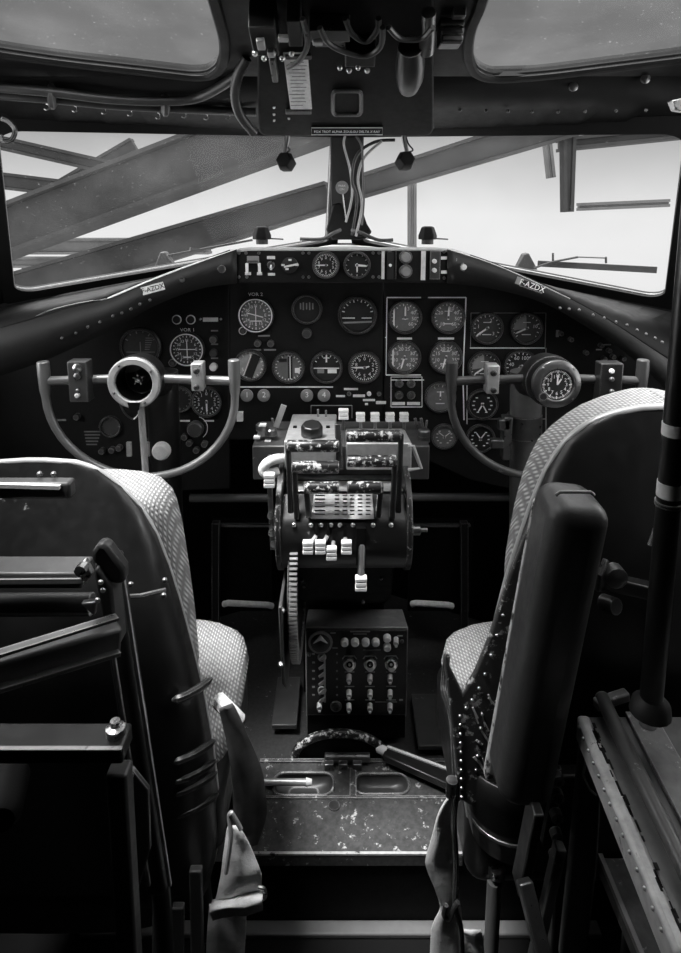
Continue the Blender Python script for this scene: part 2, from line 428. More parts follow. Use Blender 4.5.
def knob(px, py, y, rpx, mt, name, parent, h=.012, ring=None, label=None):
    s = S(py, y); m = M(); r = rpx*s; c = P(px, py, y)
    m.lathe(c, TOME, [(0, 0), (r, 0), (r, h*.8), (r*.85, h), (0, h)], 20)
    o = m.build(name, mt, parent)
    if ring:
        q = M(); q.lathe(c-Y*(h*.2), TOME, [(r*1.05, 0), (r*1.35, 0), (r*1.35, h*.2), (r*1.05, h*.2)], 20); q.build('ring', ring, o)
    if label: o['label'] = label
    return o
def plate(x0, y0, x1, y1, y, mt, name, parent, t=.003, out=0., bevel=0., extra=None):
    a = P((x0+x1)/2, (y0+y1)/2, y-out-t/2); s = S((y0+y1)/2, y)
    zt, zb = P(0, y0, y).z, P(0, y1, y).z
    m = M(); m.box(V((a.x, a.y, (zt+zb)/2)), ((x1-x0)*s, t, zt-zb))
    if extra: extra(m, a, s)
    return m.build(name, mt, parent, bevel=bevel)
for q in ((239, 253), (246, 253), (259, 253), (239, 277), (247, 277), (303, 253), (309, 253), (303, 277), (309, 277), (373, 253), (379, 253), (373, 277), (379, 277), (390, 252), (390, 277), (444, 252), (444, 278)):
    knob(*q, YG, 1.6, gunm, 'screw', gs, .003)
plate(247, 256, 259, 260, YG, greyk, 'switch_label', gs)
plate(247, 260, 259, 263, YG, charc, 'switch_guard', gs, .006)
for x in (247, 259.5): plate(x-1.3, 263, x+1.3, 273, YG, white, 'rocker_switch', gs, .008)
plate(245, 272, 251, 275, YG, pale, 'switch_label', gs); plate(257, 272, 262, 275, YG, pale, 'switch_label', gs)
plate(267, 256, 275, 259, YG, pale, 'switch_label', gs); plate(268, 273, 275, 275.5, YG, pale, 'switch_label', gs)
t = knob(271, 265, YG, 3, gunm, 'toggle_switch', gs, .004, ring=steel)
m = M(); m.tube([GP(271, 265, .003), GP(271, 269, .016)], [.0016, .003], 8); m.build('toggle', white, t)
t = knob(290, 265, YG, 8, face_d, 'selector_knob', gs, .01)
m = M(); m.bar(GP(284, 267, .012), GP(298, 264, .012), .004, .004)
for q in ((283, 265), (297, 265), (290, 260), (287, 269)): m.box(GP(*q, .011), (.007, .002, .004))
m.build('pointer', pale, t)
plate(381.5, 251, 384.5, 279, YG, pale, 'label_strip', gs); plate(387, 252, 394, 279, YG, face_d, 'fuse_block', gs, .008)
knob(390, 265, YG, 1.6, white, 'lamp', gs, .01)
plate(395, 251, 396.5, 279, YG, gunm, 'divider', gs)
for y in (257, 271): knob(405.5, y, YG, 5, greyk, 'push_button', gs, .014, ring=charc)
plate(421, 251, 425.5, 280, YG, pale, 'label_strip', gs); plate(430, 251, 440, 279, YG, charc, 'breaker_block', gs, .008)
for y in (258, 272): plate(441, y-1.5, 447, y+1.5, YG, white, 'switch_label', gs)
for q in ((434, 261), (434, 270)): knob(*q, YG-.008, 2.2, pale, 'toggle_switch', gs, .014)
plate(456, 258, 471, 261, 1.415, greyk, 'switch_label', gs); knob(463.5, 267, 1.413, 3, pale, 'lamp', gs, .006, ring=steel)
knob(183, 279.5, 1.405, 2.6, steel, 'screw', gs, .01)
knob(222, 269, 1.413, 4, gunm, 'vent_knob', gs, .006)

# lamps standing on the glareshield
for px, lab in ((262, 'black faceted lamp standing on the glareshield left of the centre post'), (427.5, 'black faceted lamp standing on the glareshield right of the centre post')):
    b = P(px, 241, 1.62); s = S(238, 1.62)
    t = thing('glareshield_lamp', lab, 'lamp', b, 'lamps on the glareshield')
    m = M(); m.lathe(b+Z*.004, Z, [(0, 0), (9.5*s, 0), (9.5*s, 4*s), (6.5*s, 12*s), (4*s, 13*s), (0, 13*s)], 6); m.build('lamp_body', dark, t, bevel=.002)
    m = M(); m.lathe(b-Z*.008, Z, [(0, 0), (6*s, 0), (6*s, .013), (0, .013)], 16); m.build('base', rubber, t)
    k = M(); k.tube([b+V((9*s, 0, .006)), b+V((21*s, .01, .004))], .0018, 8); k.build('wire', rubber, t)
# hanging lamps under the header
for px, py, sx, lab in ((284, 160, -1, 'black faceted lamp hanging from the header left of the centre post'), (407, 159, 1, 'black faceted lamp hanging from the header right of the centre post')):
    y = 1.52; c = P(px, py, y); s = S(py, y)
    t = thing('hanging_lamp', lab, 'lamp', P(px, 138, y), 'lamps hanging from the header')
    m = M(); m.lathe(c-V((0, .02, 0)), V((-.25*sx, .9, -.25)), [(0, 0), (8*s, 0), (10*s, .016), (9*s, .034), (0, .036)], 6); m.build('lamp_head', dark, t, bevel=.002)
    m = M()
    m.tube([c+Z*.012, P(px-3*sx, 140, y), P(px-4*sx, 122, y)], .0055, 8); m.build('arm', gunm, t)
    m = M(); m.tube(smoothpath([c+Z*.015, P(px+6, 150, y), P(px+1, 143, y), P(px-3*sx, 128, y)], 5), .002, 6); m.build('wire', rubber, t)

# cables on the centre post
paths = [([(352, 235), (357, 200), (352, 180), (357, 155), (375, 142), (395, 140)], 1.735, .004), ([(356, 236), (362, 205), (358, 180), (364, 158), (382, 141)], 1.713, .0035),
         ([(346, 222), (352, 196), (350, 170), (344, 146), (345, 136)], 1.752, .003), ([(362, 225), (364, 200), (363, 175), (362, 148), (356, 136)], 1.692, .0025)]
for (pp, y, r), lab, mt in zip(paths, ('black cable sweeping right from the top of the windshield post', 'second cable inside the sweeping one on the windshield post', 'pale cable running straight up the middle of the windshield post', 'thin cable along the right edge of the windshield post'), (rubber, greyk, greyk, conduitm)):
    m = M(); m.tube(smoothpath([P(*q, y-.10*(239-q[1])/100) for q in pp], 6), r, 8); tag(m.build('cable', mt), lab, 'cable', 'cables on the windshield post')
for a, b, lab in (((322, 239), (300, 239), 'loose black wire at the left foot of the windshield post'), ((378, 240), (393, 240), 'loose black wire at the right foot of the windshield post')):
    m = M(); m.tube(smoothpath([P(345+(7 if a[0] > 345 else -5), 230, 1.725), P((a[0]+345)/2, 233, 1.70), P(*a, 1.69), P(*b, 1.69)], 6), .005, 8); tag(m.build('cable', rubber), lab, 'cable', 'cables on the windshield post')
c = P(342, 187.5, 1.72); s = S(188, 1.72)
t = thing('round_tag', 'round grey tag with two lines of print on the windshield post', 'tag', c)
m = M(); m.lathe(c, TOME, [(0, 0), (6.5*s, 0), (6.5*s, .003), (0, .003)], 24); m.text('PARK', c-Y*.004+Z*.004, 3*s, mi=1); m.text('ON', c-Y*.004-Z*.005, 3*s, mi=1)
m.build('disc', [greyk, white], t)
m = M(); m.tube([c, P(344, 205, 1.735), P(346, 218, 1.75)], .002, 6); m.build('stalk', gunm, t)

# wipers outside the glass
w = thing('windshield_wiper', 'black wiper with a wide straight blade lying outside the right windshield', 'wiper', P(527, 268, 1.82))
m = M(); m.bar(P(538, 263.5, 1.80), P(657, 270, 1.66), .012, .0165); m.build('blade', rubber, w)
m = M(); m.tube([P(534, 268, 1.78), P(552, 262, 1.77), P(578, 257, 1.745)], .003, 8); m.tube([P(578, 257, 1.745), P(606, 258, 1.71)], .002, 6); m.tube([P(606, 257, 1.71), P(606, 263, 1.715)], .003, 6); m.tube([P(553, 253, 1.77), P(553, 262, 1.77)], .003, 6); m.build('arm', rubber, w)
m = M(); m.prism([P(517, 268, 1.80), P(524, 254, 1.80), P(529, 253, 1.80), P(538, 270, 1.80)], Y*.03); m.build('pivot', rubber, w, bevel=.003)
w = thing('windshield_wiper', 'black wiper arm and pivot lying outside the left windshield', 'wiper', P(163, 265, 1.82))
m = M(); m.prism([P(154, 268, 1.79), P(160, 252, 1.79), P(165, 252, 1.79), P(173, 264, 1.79)], Y*.03); m.build('pivot', rubber, w, bevel=.003)
m = M(); m.bar(P(166, 256, 1.80), P(252, 240, 1.94), .010, .006); m.build('arm', rubber, w)
m = M(); m.bar(P(190, 249, 1.84), P(205, 251, 1.86), .010, .010); m.build('blade', rubber, w)

# ================================================================== HEADER: conduits, overhead panel
def ribbed(pts, r, pitch, n=10, amp=.22):
    L = sum((V(a)-V(b)).length for a, b in zip(pts, pts[1:])); k = max(8, int(L/pitch*2))
    q = resample(pts, k); m = M(); m.tube(q, [r*(1+amp*(i % 2)) for i in range(k)], n); return m
def hd(px, py, o=.02):           # a point just in front of the header
    t = abs(px-340)/340; yw = 1.70-.34*min(t, 1); k = min(max((135-py)/62, 0), 1)
    return P(px, py, yw+(YO-yw)*k-o)
c1 = smoothpath([hd(-20, 86, .04), hd(50, 92, .04), hd(110, 99, .04), hd(165, 101, .04), hd(200, 97, .04), hd(236, 76, .03), hd(246, 62, .03)], 6)
tag(ribbed(c1, .0095, .005, amp=.06).build('conduit', conduitm), 'upper ribbed conduit running along the header above the left windshield', 'conduit', 'conduits on the left header')
c2 = smoothpath([hd(-20, 94, .03), hd(50, 99, .03), hd(110, 105, .03), hd(165, 108, .03), hd(225, 111, .03), hd(256, 112, .05)], 6)
tag(ribbed(c2, .009, .005, amp=.06).build('conduit', conduitm), 'lower ribbed conduit running along the header above the left windshield', 'conduit', 'conduits on the left header')
c3 = smoothpath([P(247, 58, 1.22), P(238, 75, 1.24), P(235, 95, 1.27), P(240, 115, 1.30), P(254, 133, 1.34)], 6)
tag(ribbed(c3, .009, .007, amp=.12).build('hose', conduitm), 'ribbed hose bowing down beside the left edge of the overhead panel', 'hose')
for px, py, lab in ((52, 96, 'cloth clamp around the conduits near the left end of the header'), (165, 104, 'cloth clamp around the conduits near the middle of the left header')):
    a, b = hd(px-4, py, .035), hd(px+4, py+.5, .035); m = M(); m.tube([a, a.lerp(b, .3), a.lerp(b, .7), b], [.016, .022, .022, .016], 12, flat=1.15); tag(m.build('conduit_clamp', leather), lab, 'clamp', 'clamps on the conduits')
for px, py in ((47, 107), (75, 109), (104, 111), (130, 113), (158, 116), (184, 115), (206, 117), (228, 117)):
    c = hd(px, py, .014); m = M(); m.tube([c+V((.006*math.cos(a), -.003, .006*math.sin(a))) for a in [i*.5-2.4 for i in range(9)]], .0016, 6)
    tag(m.build('cable_clip', gunm), 'small metal clip in the row under the conduits of the left header', 'clip', 'clips under the conduits')
for px, py in ((573, 87), (645, 79)):
    c = hd(px, py, .012); m = M(); m.lathe(c, TOME, [(0, 0), (.009, 0), (.009, .004), (.004, .006), (0, .006)], 14)
    tag(m.build('header_stud', gunm), 'small round stud on the header, %s of two right of the overhead panel' % ('left' if px < 600 else 'right'), 'stud')
for px in (460, 486, 508, 532, 558, 585, 616, 646):
    c = hd(px, 112-abs(px-550)*.02, .010); m = M(); m.dome(c, TOME, .004, .004); tag(m.build('rivet', charc), 'small rivet in the row along the right header', 'rivet', 'rivets along the right header')
m = M(); m.tube(smoothpath([P(2, 119, 1.27), P(9, 122, 1.27), P(15, 130, 1.27), P(12, 139, 1.27), P(4, 141, 1.27), P(0, 136, 1.27)], 6), .005, 8); tag(m.build('latch_hook', black), 'curved black latch hook at the upper left corner of the left windshield', 'latch')
m = M(); m.prism([P(672, 100, 1.25), P(690, 96, 1.25), P(690, 112, 1.25), P(676, 110, 1.25)], Y*.02); tag(m.build('bracket', steel, bevel=.002), 'small pale bracket at the right end of the right header', 'bracket')

OA, OB = P(340, 136, 1.385), P(340, -12, 1.0)
def oy(py):
    d = ray(340, py); k = d.z/d.y; sl = (OB.z-OA.z)/(OB.y-OA.y)
    return (OA.z-H-sl*OA.y)/(k-sl)
def OP(px, py, o=0.): return P(px, py, oy(py)-o)
op = thing('overhead_panel', 'black overhead electrical panel with a paper card and a white call sign strip', 'panel', OP(345, 135))
m = M(); lp = roundpoly([(256, -12), (434, -12), (434, 136), (258, 136)], 10)
m.prism([OP(*p) for p in lp], V((0, .03, .012))); m.build('plate', dark, op, bevel=.004)
nrm = (OP(340, 100)-OP(340, 0)).cross(X).normalized()
if nrm.y > 0: nrm = -nrm
upv = (OP(340, 60)-OP(340, 120)).normalized()
def onp(px, py, w, h, mt, name, t=.004, parent=op, out=0., bevel=.0015):
    c = OP(px, py)+nrm*(t/2+out); s = S(py, oy(py)); Rm = Matrix((X, -nrm, upv)).transposed()
    hh = (OP(px, py-h/2)-OP(px, py+h/2)).length
    m = M(); m.box(c, (w*s, t, hh), Rm); return m.build(name, mt, parent, bevel=bevel)
onp(298.5, 82, 23, 56, paper, 'paper_card', .003)
onp(298.5, 54.5, 26, 4, charc, 'card_clip', .007); onp(298.5, 110, 26, 3, charc, 'card_clip', .007)
m = M()
for i in range(13): m.box(OP(298.5-1.5*(i % 3 == 0), 60+i*3.6)+nrm*.0045, ((13+3*(i % 2))*S(80, oy(80)), .0006, .0012), Matrix((X, -nrm, upv)).transposed())
m.build('card_print', charc, op)
onp(347, 129.5, 71, 7.5, dark, 'call_sign_strip', .003)
c = OP(347, 129.5)+nrm*.0045; m = M()
m.text('FOX TROT ALPHA ZOULOU DELTA X RAY', c+nrm*.001, 6.6*S(130, oy(130)), X, upv, 0, .52); m.build('call_sign', white, op)
m = M(); q = [OP(*p)+nrm*.004 for p in ((311.5, 126), (382.5, 126), (382.5, 133), (311.5, 133))]; m.tube(q, .0009, 6, closed=True); m.build('strip_border', white, op)
fr = M(); fr.tube([OP(*p)+nrm*.004 for p in rrect(333, 89, 361, 113, 4)], .004, 8, closed=True); fr.build('recess_frame', charc, op)
onp(347, 101, 26, 22, dark, 'recess', .003)
for q in ((274, 107), (274, 114), (274, 120), (289, 111), (289, 118), (305, 112)): m = M(); m.dome(OP(*q), nrm, .003, .004); m.build('screw', steel, op)
# fittings hanging at the top of the panel
m = M(); m.tube([OP(410, 30)+nrm*.03, OP(410, 45)+nrm*.03, OP(409, 62)+nrm*.03, OP(408, 74)+nrm*.028], [.02, .024, .024, .017], 16); m.build('cylinder_fitting', black, op)
m = M(); m.tube([OP(428, -5)+nrm*.03, OP(428, 20)+nrm*.03, OP(425, 34)+nrm*.03], [.011, .010, .014], 12); m.build('lamp_stem', gunm, op)
onp(265, 14, 26, 30, black, 'relay_box', .05); onp(268, 32, 18, 6, charc, 'terminal_block', .03); onp(295, 12, 14, 26, charc, 'terminal_block', .04)
onp(330, 20, 40, 12, charc, 'terminal_block', .03); onp(360, 42, 30, 14, black, 'relay_box', .035); onp(330, 38, 30, 6, gunm, 'bus_bar', .012)
onp(274, 62, 6, 22, gunm, 'socket', .02)
for (px, py, w, h) in ((262, 12, 8, 10), (272, 22, 7, 6), (284, 6, 10, 5), (318, 10, 10, 4)):
    onp(px, py, w, h, alum, 'terminal_plate', .008, out=.052)
for i in range(5): m = M(); m.dome(OP(256+i*9, 24+(i % 2)*5)+nrm*.052, nrm, .005, .006); m.build('terminal_screw', steel, op)
for i in range(4): m = M(); m.dome(OP(340+i*9, 48+(i % 2)*3)+nrm*.036, nrm, .005, .006); m.build('terminal_screw', steel, op)
for pp, lab, mt in (([(320, -6), (328, 10), (345, 20), (366, 24), (380, 14), (382, -6)], 'pale cable looping across the top of the overhead panel', conduitm), ([(345, -8), (352, 8), (366, 16), (377, 4), (378, -8)], 'dark cable looping inside the pale one on the overhead panel', rubber), ([(388, -6), (400, 6), (420, 6), (432, -6)], 'pale cable at the top right of the overhead panel', conduitm),
                    ([(303, -8), (308, 18), (300, 36), (288, 44)], 'dark cable dropping beside the terminal blocks of the overhead panel', gunm)):
    m = M(); m.tube(smoothpath([OP(*q)+nrm*(.045+.012*(mt is conduitm)) for q in pp], 6), .0045, 8); tag(m.build('cable', mt), lab, 'cable', 'cables on the overhead panel')
t = thing('relay_unit', 'ribbed black relay unit at the right edge of the overhead panel', 'relay', P(450, 20, 1.08))
m = M()
for i in range(6): m.box(P(450, 2+i*8, 1.10-.0*i)+V((0, .0, 0)), (.045-.002*i, .05, .011))
m.box(P(450, 22, 1.10), (.036, .04, .075)); m.build('ribbed_case', black, t, bevel=.003)
m = M(); m.box(P(459, 8, 1.06), (.02, .02, .03)); m.build('connector', gunm, t, bevel=.002)

# ================================================================== INSTRUMENT PANEL
YP = 1.50
ip = thing('instrument_panel', 'wide black instrument panel spanning the cockpit below the glareshield', 'panel', P(340, 440, YP))
def pp_(px, py, o=0.): return P(px, py, YP-o)
m = M(); m.prism([pp_(*p)+Y*.02 for p in ((-20, 372), (40, 353), (84, 335), (120, 318), (150, 300), (195, 282), (228, 276), (228, 492), (-20, 500))], Y*.02); m.build('left_section', panelm, ip)
m = M(); m.prism([pp_(*p) for p in ((229, 274), (383, 274), (383, 440), (229, 440))], Y*.03); m.build('centre_section', panelm, ip, bevel=.002)
m = M(); m.prism([pp_(*p) for p in ((384, 274), (447, 276), (495, 283), (545, 296), (585, 317), (622, 340), (655, 370), (690, 410), (690, 500), (560, 500), (470, 480), (384, 440))], Y*.03); m.build('right_section', panelm, ip, bevel=.002)
def outline(pts, r=.0011, name='white_outline', mt=white, y=YP, closed=False):
    m = M()
    q = [P(*p, y-.001) for p in pts]
    for a, b in zip(q, q[1:]+([q[0]] if closed else [])): m.bar(a, b, .002, r*2.4)
    return m.build(name, mt, ip)
outline([(421, 297.5), (387, 297.5), (386, 375), (421, 375)]); outline([(428, 297.5), (466, 297.5), (463, 376), (464, 420)])
outline([(391, 377), (391, 407), (422, 407), (422, 377)], .0007, closed=True, mt=pale)
outline([(470.5, 347), (471, 313), (546, 313), (545, 348)], .0005, mt=greyk); outline([(470, 348), (545, 348)], .001, mt=pale); outline([(467, 419), (546, 419)], .0005, mt=greyk); outline([(467, 378), (467, 424)], .0007, mt=pale)
outline([(546, 348), (546, 440)], .0007, mt=greyk)
outline([(311, 421), (311, 405.5), (352, 405.5), (352, 418)], .0007, mt=greyk)
outline([(239, 387), (333, 387)], .0013, mt=pale); outline([(391, 380), (424, 380)], .0008)
for (x, t) in ((399, 383.5), (411, 383.5), (399, 395), (411, 395)): knob(x, t, YP, 3.2, charc, 'push_button', ip, .008, ring=gunm)
for q in ((392, 402, 405, 405), (407, 402, 420, 405)): plate(*q, YP, pale, 'label_strip', ip, .001)
for i, x in enumerate((247, 264, 307, 324)):
    o = knob(x, 395, YP, 6.3, greyk, 'numbered_button', ip, .008)
    m = M(); m.text(str(i+1), pp_(x, 395, .0095), 8*S(395, YP)); m.build('number', white, o)
for q in ((344, 388, 358, 390), (336, 395, 345, 397), (353, 394.5, 365, 397), (363, 399, 375, 401), (376, 401, 386, 404), (385, 337, 386, 338), (397, 337.5, 412, 339.5), (438, 337.5, 454, 339.5), (365, 403, 368, 405)):
    plate(*q, YP, pale, 'label_strip', ip, .001)
for x, mt in ((369, pale), (379, gunm), (349, gunm)): knob(x, 393.5, YP, 2.2, mt, 'lamp', ip, .006)
def txt(s, px, py, size, name='lettering', mt=white, y=YP, wide=1.):
    m = M(); m.text(s, P(px, py, y-.0012), size*S(py, y), mi=0, wide=wide); return m.build(name, mt, ip)
txt('VOR 2', 255.5, 294.5, 4.8, wide=1.1); txt('VOR 1', 187.5, 330, 4.8, y=YP+.02, wide=1.1)
plate(258, 335, 270, 336.5, YP, greyk, 'label_strip', ip, .001); plate(252, 349, 261, 350.5, YP, greyk, 'label_strip', ip, .001); plate(264, 349, 276, 350.5, YP, greyk, 'label_strip', ip, .001)
for x in (258, 271): knob(x, 343, YP, 3.5, charc, 'selector_knob', ip, .012)
knob(307, 333, YP, 5, charc, 'selector_knob', ip, .012)
knob(243, 330.5, YP, 3, face_m, 'set_knob', ip, .012, ring=pale)
YQ = YP+.02
for x in (177, 191): knob(x, 319.5, YQ, 3.6, face_d, 'indicator_lamp', ip, .008, ring=white)
plate(203, 317.5, 218, 321.5, YQ, pale, 'label_strip', ip, .003)
knob(200.5, 319, YQ, 1.2, steel, 'screw', ip, .003); knob(221, 319, YQ, 1.2, steel, 'screw', ip, .003)
for y, mt in ((339, charc), (352.5, face_m), (366.5, pale)):
    knob(214, y, YQ, 4, mt, 'lamp', ip, .012); plate(211, y-9, 218, y-7.6, YQ, greyk, 'label_strip', ip, .001)
knob(173, 362.5, YQ, 3, face_m, 'set_knob', ip, .012, ring=gunm)
o = knob(196, 428, YQ, 8, charc, 'rotary_selector', ip, .018)
m = M(); m.tube([pp_(196+11.5*math.cos(a), 428-11.5*math.sin(a), -.018) for a in [-.9+i*.2 for i in range(12)]], .001, 6); m.build('scale_arc', white, o)
plate(180, 420, 190, 421.5, YQ, pale, 'label_strip', ip, .001); plate(204, 420, 214, 421.5, YQ, pale, 'label_strip', ip, .001)
for q in ((205, 443), (190, 442), (185, 436), (197, 449), (78, 416), (120, 447), (113, 449), (103, 450), (150, 440)): knob(*q, YQ, 3.2, charc, 'selector_knob', ip, .014)
plate(237, 411, 243, 420, YP, pale, 'switch_cover', ip, .012); plate(57, 419, 66, 421, YQ, greyk, 'label_strip', ip, .001)
for i in range(5): plate(84+i*.6, 431+i*3.2, 101-i, 432.2+i*3.2, YQ, face_g, 'label_strip', ip, .001)
for q in ((560, 333), (570, 339), (585, 352), (600, 345), (608, 350), (616, 341), (612, 356), (622, 358), (603, 358)): knob(*q, YP, 2.4, gunm if q[0] % 2 else charc, 'toggle_switch', ip, .014)
for q in ((596, 349, 602, 350.2), (604, 344, 611, 345.2), (556, 330, 559, 337)): plate(*q, YP, greyk, 'label_strip', ip, .001)
m = M(); m.bar(pp_(228.5, 284, .001), pp_(228.5, 440, .001), .002, .003); m.build('seam_strip', gshield, ip)

# ---------------------------------------------------------------- round gauges
GRP = 'round gauges on the instrument panel'
def gauge(px, py, r, face, label, y=YP, ticks=12, span=(0, 360), nums=None, needle=None, mk=pale, bez=black, ring=None, extra=None, nd=white, dep=.010, small=False):
    s = S(py, y); R = r*s; c = P(px, py, y); g = thing('gauge', label, 'gauge', c, GRP)
    m = M(); m.lathe(c, TOME, [(R*.90, 0), (R*1.10, 0), (R*1.10, dep*.7), (R*1.04, dep), (R*.95, dep), (R*.90, dep*.5)], 36); m.build('bezel', bez, g)
    if ring: m = M(); m.lathe(c-Y*dep, TOME, [(R*.96, 0), (R*1.02, 0), (R*1.02, .0012), (R*.96, .0012)], 36); m.build('white_ring', ring, g)
    m = M(); zf = dep*.4
    m.lathe(c, TOME, [(0, zf), (R*.93, zf), (R*.93, 0)], 36, 0)
    def at(a, k, o=.0006): return c+V((math.sin(a)*R*k, -zf-o, math.cos(a)*R*k))
    for i in range(ticks):
        a = math.radians(span[0]+(span[1]-span[0])*i/(ticks if span[1]-span[0] == 360 else max(ticks-1, 1)))
        m.bar(at(a, .88), at(a, .74 if i % 2 == 0 else .80), .0004, R*.055, 1, up=V((0, 1, 0)).cross(at(a, 1)-at(a, 0)).normalized())
    if nums:
        for i, n in enumerate(nums):
            a = math.radians(span[0]+(span[1]-span[0])*i/(len(nums) if span[1]-span[0] == 360 else max(len(nums)-1, 1)))
            m.text(str(n), at(a, .58), R*(.26 if len(nums) > 10 else .33), mi=1)
    if extra: extra(m, at, R)
    m.build('dial', [face, mk, face_d, greyk, white], g)
    for k, (ang, ln, wd) in enumerate(needle or []):
        a = math.radians(ang); n = M(); d = V((math.sin(a), 0, math.cos(a))); sd = V((math.cos(a), 0, -math.sin(a))); o = c+V((0, -zf-.002-k*.0008, 0))
        n.prism([o-d*R*.15+sd*R*wd, o+d*R*ln*.8+sd*R*wd*.8, o+d*R*ln, o+d*R*ln*.8-sd*R*wd*.8, o-d*R*.15-sd*R*wd], V((0, -.0006, 0)))
        n.build('needle', nd, g)
    if needle: h = M(); h.lathe(c-Y*zf, TOME, [(R*.1, 0), (R*.1, .004), (0, .0045)], 12); h.build('hub', charc, g)
    return g
def cross(m, at, R):
    c = at(0, 0, .0012); m.box(c, (R*1.05, .0005, R*.05), mi=4); m.box(c+Z*R*.03, (R*.05, .0005, R*1.05), mi=4); m.box(c-Z*R*.5, (R*.5, .0005, R*.09), mi=1)
def vor2(m, at, R):
    c = at(0, 0, .0012); m.box(c-Z*R*.05, (R*.05, .0005, R*1.2), mi=4); m.bar(c+V((-R*.55, 0, R*.15)), c+V((R*.45, 0, -R*.12)), .0005, R*.06, 4); m.box(c-Z*R*.35, (R*.7, .0005, R*.06), mi=1)
def att(m, at, R):
    c = at(0, 0, .0012); m.box(c+V((-R*.5, 0, -R*.15)), (R*.7, .0005, R*.05), mi=4); m.box(c+V((R*.5, 0, -R*.15)), (R*.55, .0005, R*.05), mi=4)
    m.bar(c+V((-R*.8, 0, -R*.42)), c+V((R*.8, 0, -R*.36)), .0005, R*.1, 3)
def band(m, at, R):
    c = at(0, 0, .0012); m.bar(c+V((-R*.15, 0, -R*.8)), c+V((R*.45, 0, R*.72)), .0005, R*.55, 2, up=V((1, 0, 0)))
    m.bar(c+V((-R*.45, 0, -R*.65)), c+V((R*.1, 0, R*.8)), .0005, R*.05, 4, up=V((1, 0, 0)))
def hsi(m, at, R):
    c = at(0, 0, .0012); m.box(c+V((R*.12, 0, 0)), (R*.3, .0005, R*1.5), mi=2); m.box(c+V((R*.12, -.0004, 0)), (R*.06, .0005, R*1.6), mi=4)
    m.box(c+V((-R*.35, 0, R*.5)), (R*.5, .0005, R*.22), mi=2); m.box(c+V((R*.6, 0, -R*.2)), (R*.34, .0005, R*.34), mi=4)
def turn(m, at, R):
    c = at(0, 0, .0012); m.box(c-Z*R*.05, (R*1.7, .0005, R*.07), mi=4); m.box(c+V((-R*.38, 0, -R*.25)), (R*.45, .0005, R*.28), mi=3); m.box(c+V((R*.38, 0, -R*.25)), (R*.6, .0005, R*.28), mi=1)
    m.box(c+Z*R*.6, (R*.1, .0005, R*.5), mi=4); m.box(c+Z*R*.65, (R*.4, .0005, R*.06), mi=4)
def drums(m, at, R):
    c = at(0, 0, .0012)
    for i, x in enumerate((-.45, -.25, -.02, .2, .42)): m.box(c+V((R*x, 0, R*.22)), (R*.1, .0005, R*(.45+.1*(i % 2))), mi=3)
def faint(m, at, R):
    c = at(0, 0, .0012); m.box(c-Z*R*.25, (R*1.5, .0005, R*.04), mi=1); m.box(c-Z*R*.1, (R*.04, .0005, R*.8), mi=3)
    for i in range(6): m.box(c+V((R*(.5-.03*i), 0, R*(.5-.12*i))), (R*(.4-.03*i), .0005, R*.04), mi=3)
def dual(ang1, ang2):
    def f(m, at, R):
        for sx, a in ((-1, ang1), (1, ang2)):
            for k in range(5):
                q = at(math.radians(sx*(40+k*28)), .62); m.box(q, (R*.16, .0005, R*.07), mi=1)
    return f
def pack(m, at, R): 
    c = at(0, 0, .0012); m.box(c-Z*R*.42, (R*.6, .0005, R*.06), mi=1); m.box(c+Z*R*.4, (R*.5, .0005, R*.05), mi=1)
def wedge(m, at, R):
    c = at(0, 0, .0010)
    m.add([at(0, 0, .0011)]+[at(math.radians(-100+i*12), .85, .0011) for i in range(9)], [tuple(range(10))], 3); pack(m, at, R)
def bar_side(m, at, R):
    c = at(0, 0, .0012); m.box(c+V((-R*.72, 0, 0)), (R*.1, .0005, R*1.2), mi=4); m.box(c-Z*R*.1, (R*.4, .0005, R*.05), mi=1)
n10 = [0, 1, 2, 3, 4, 5, 6, 7, 8, 9]
gauge(141, 347, 19, face_m, 'large dim horizon gauge behind the left yoke hub', YQ, ticks=6, span=(-60, 60), mk=greyk, extra=faint)
gauge(187.5, 349, 16, face_m, 'dark course gauge ringed in white under the VOR 1 lettering', YQ, ticks=24, nums=['N', 3, 6, 'E', 12, 15, 'S', 21, 24, 'W', 30, 33], extra=cross, ring=white)
gauge(207, 401.5, 14.5, face_d, 'black gauge with needle straight down inside the right half of the left yoke', YQ, ticks=24, nums=[0, 1, 2, 3, 4, 5, 4, 3, 2, 1], needle=[(180, .75, .06)])
gauge(180, 399, 12, face_d, 'small dark gauge half hidden behind the left control column', YQ, ticks=16, mk=greyk)
gauge(111, 426, 10, face_m, 'small dim gauge below left arm of the left yoke', YQ, ticks=8, mk=face_g)
gauge(256, 315, 16.5, face_g, 'grey course gauge ringed in white under the VOR 2 lettering', ticks=24, nums=['N', 3, 6, 'E', 12, 15, 'S', 21, 24, 'W', 30, 33], mk=white, extra=vor2, ring=white)
gauge(307, 309, 14, face_d, 'nearly black gauge with dim counter drums at top of the centre panel', ticks=0, extra=drums)
gauge(357.5, 315, 18, face_d, 'black artificial horizon with white ticks at top right of the centre panel', ticks=11, span=(-75, 75), mk=white, extra=att)
gauge(250.5, 365, 15, face_l, 'pale gauge split by a broad slanting black band beside the left yoke', ticks=20, span=(0, 360), nums=[3, '', '', '', '', '', 5, '', ''], mk=white, extra=band)
gauge(288.5, 367, 15, face_g, 'grey altimeter with an upright black bar, second in the lower row of the centre panel', ticks=24, mk=white, extra=hsi)
gauge(326.5, 367, 15, face_d, 'turn indicator crossed by a level white line in the lower row of the centre panel', ticks=7, span=(-60, 60), mk=white, extra=turn)
gauge(364.5, 367, 15, face_d, 'black altimeter with a full ring of ticks and needle to the left', ticks=40, nums=n10, mk=white, needle=[(270, .85, .06), (75, .35, .06)])
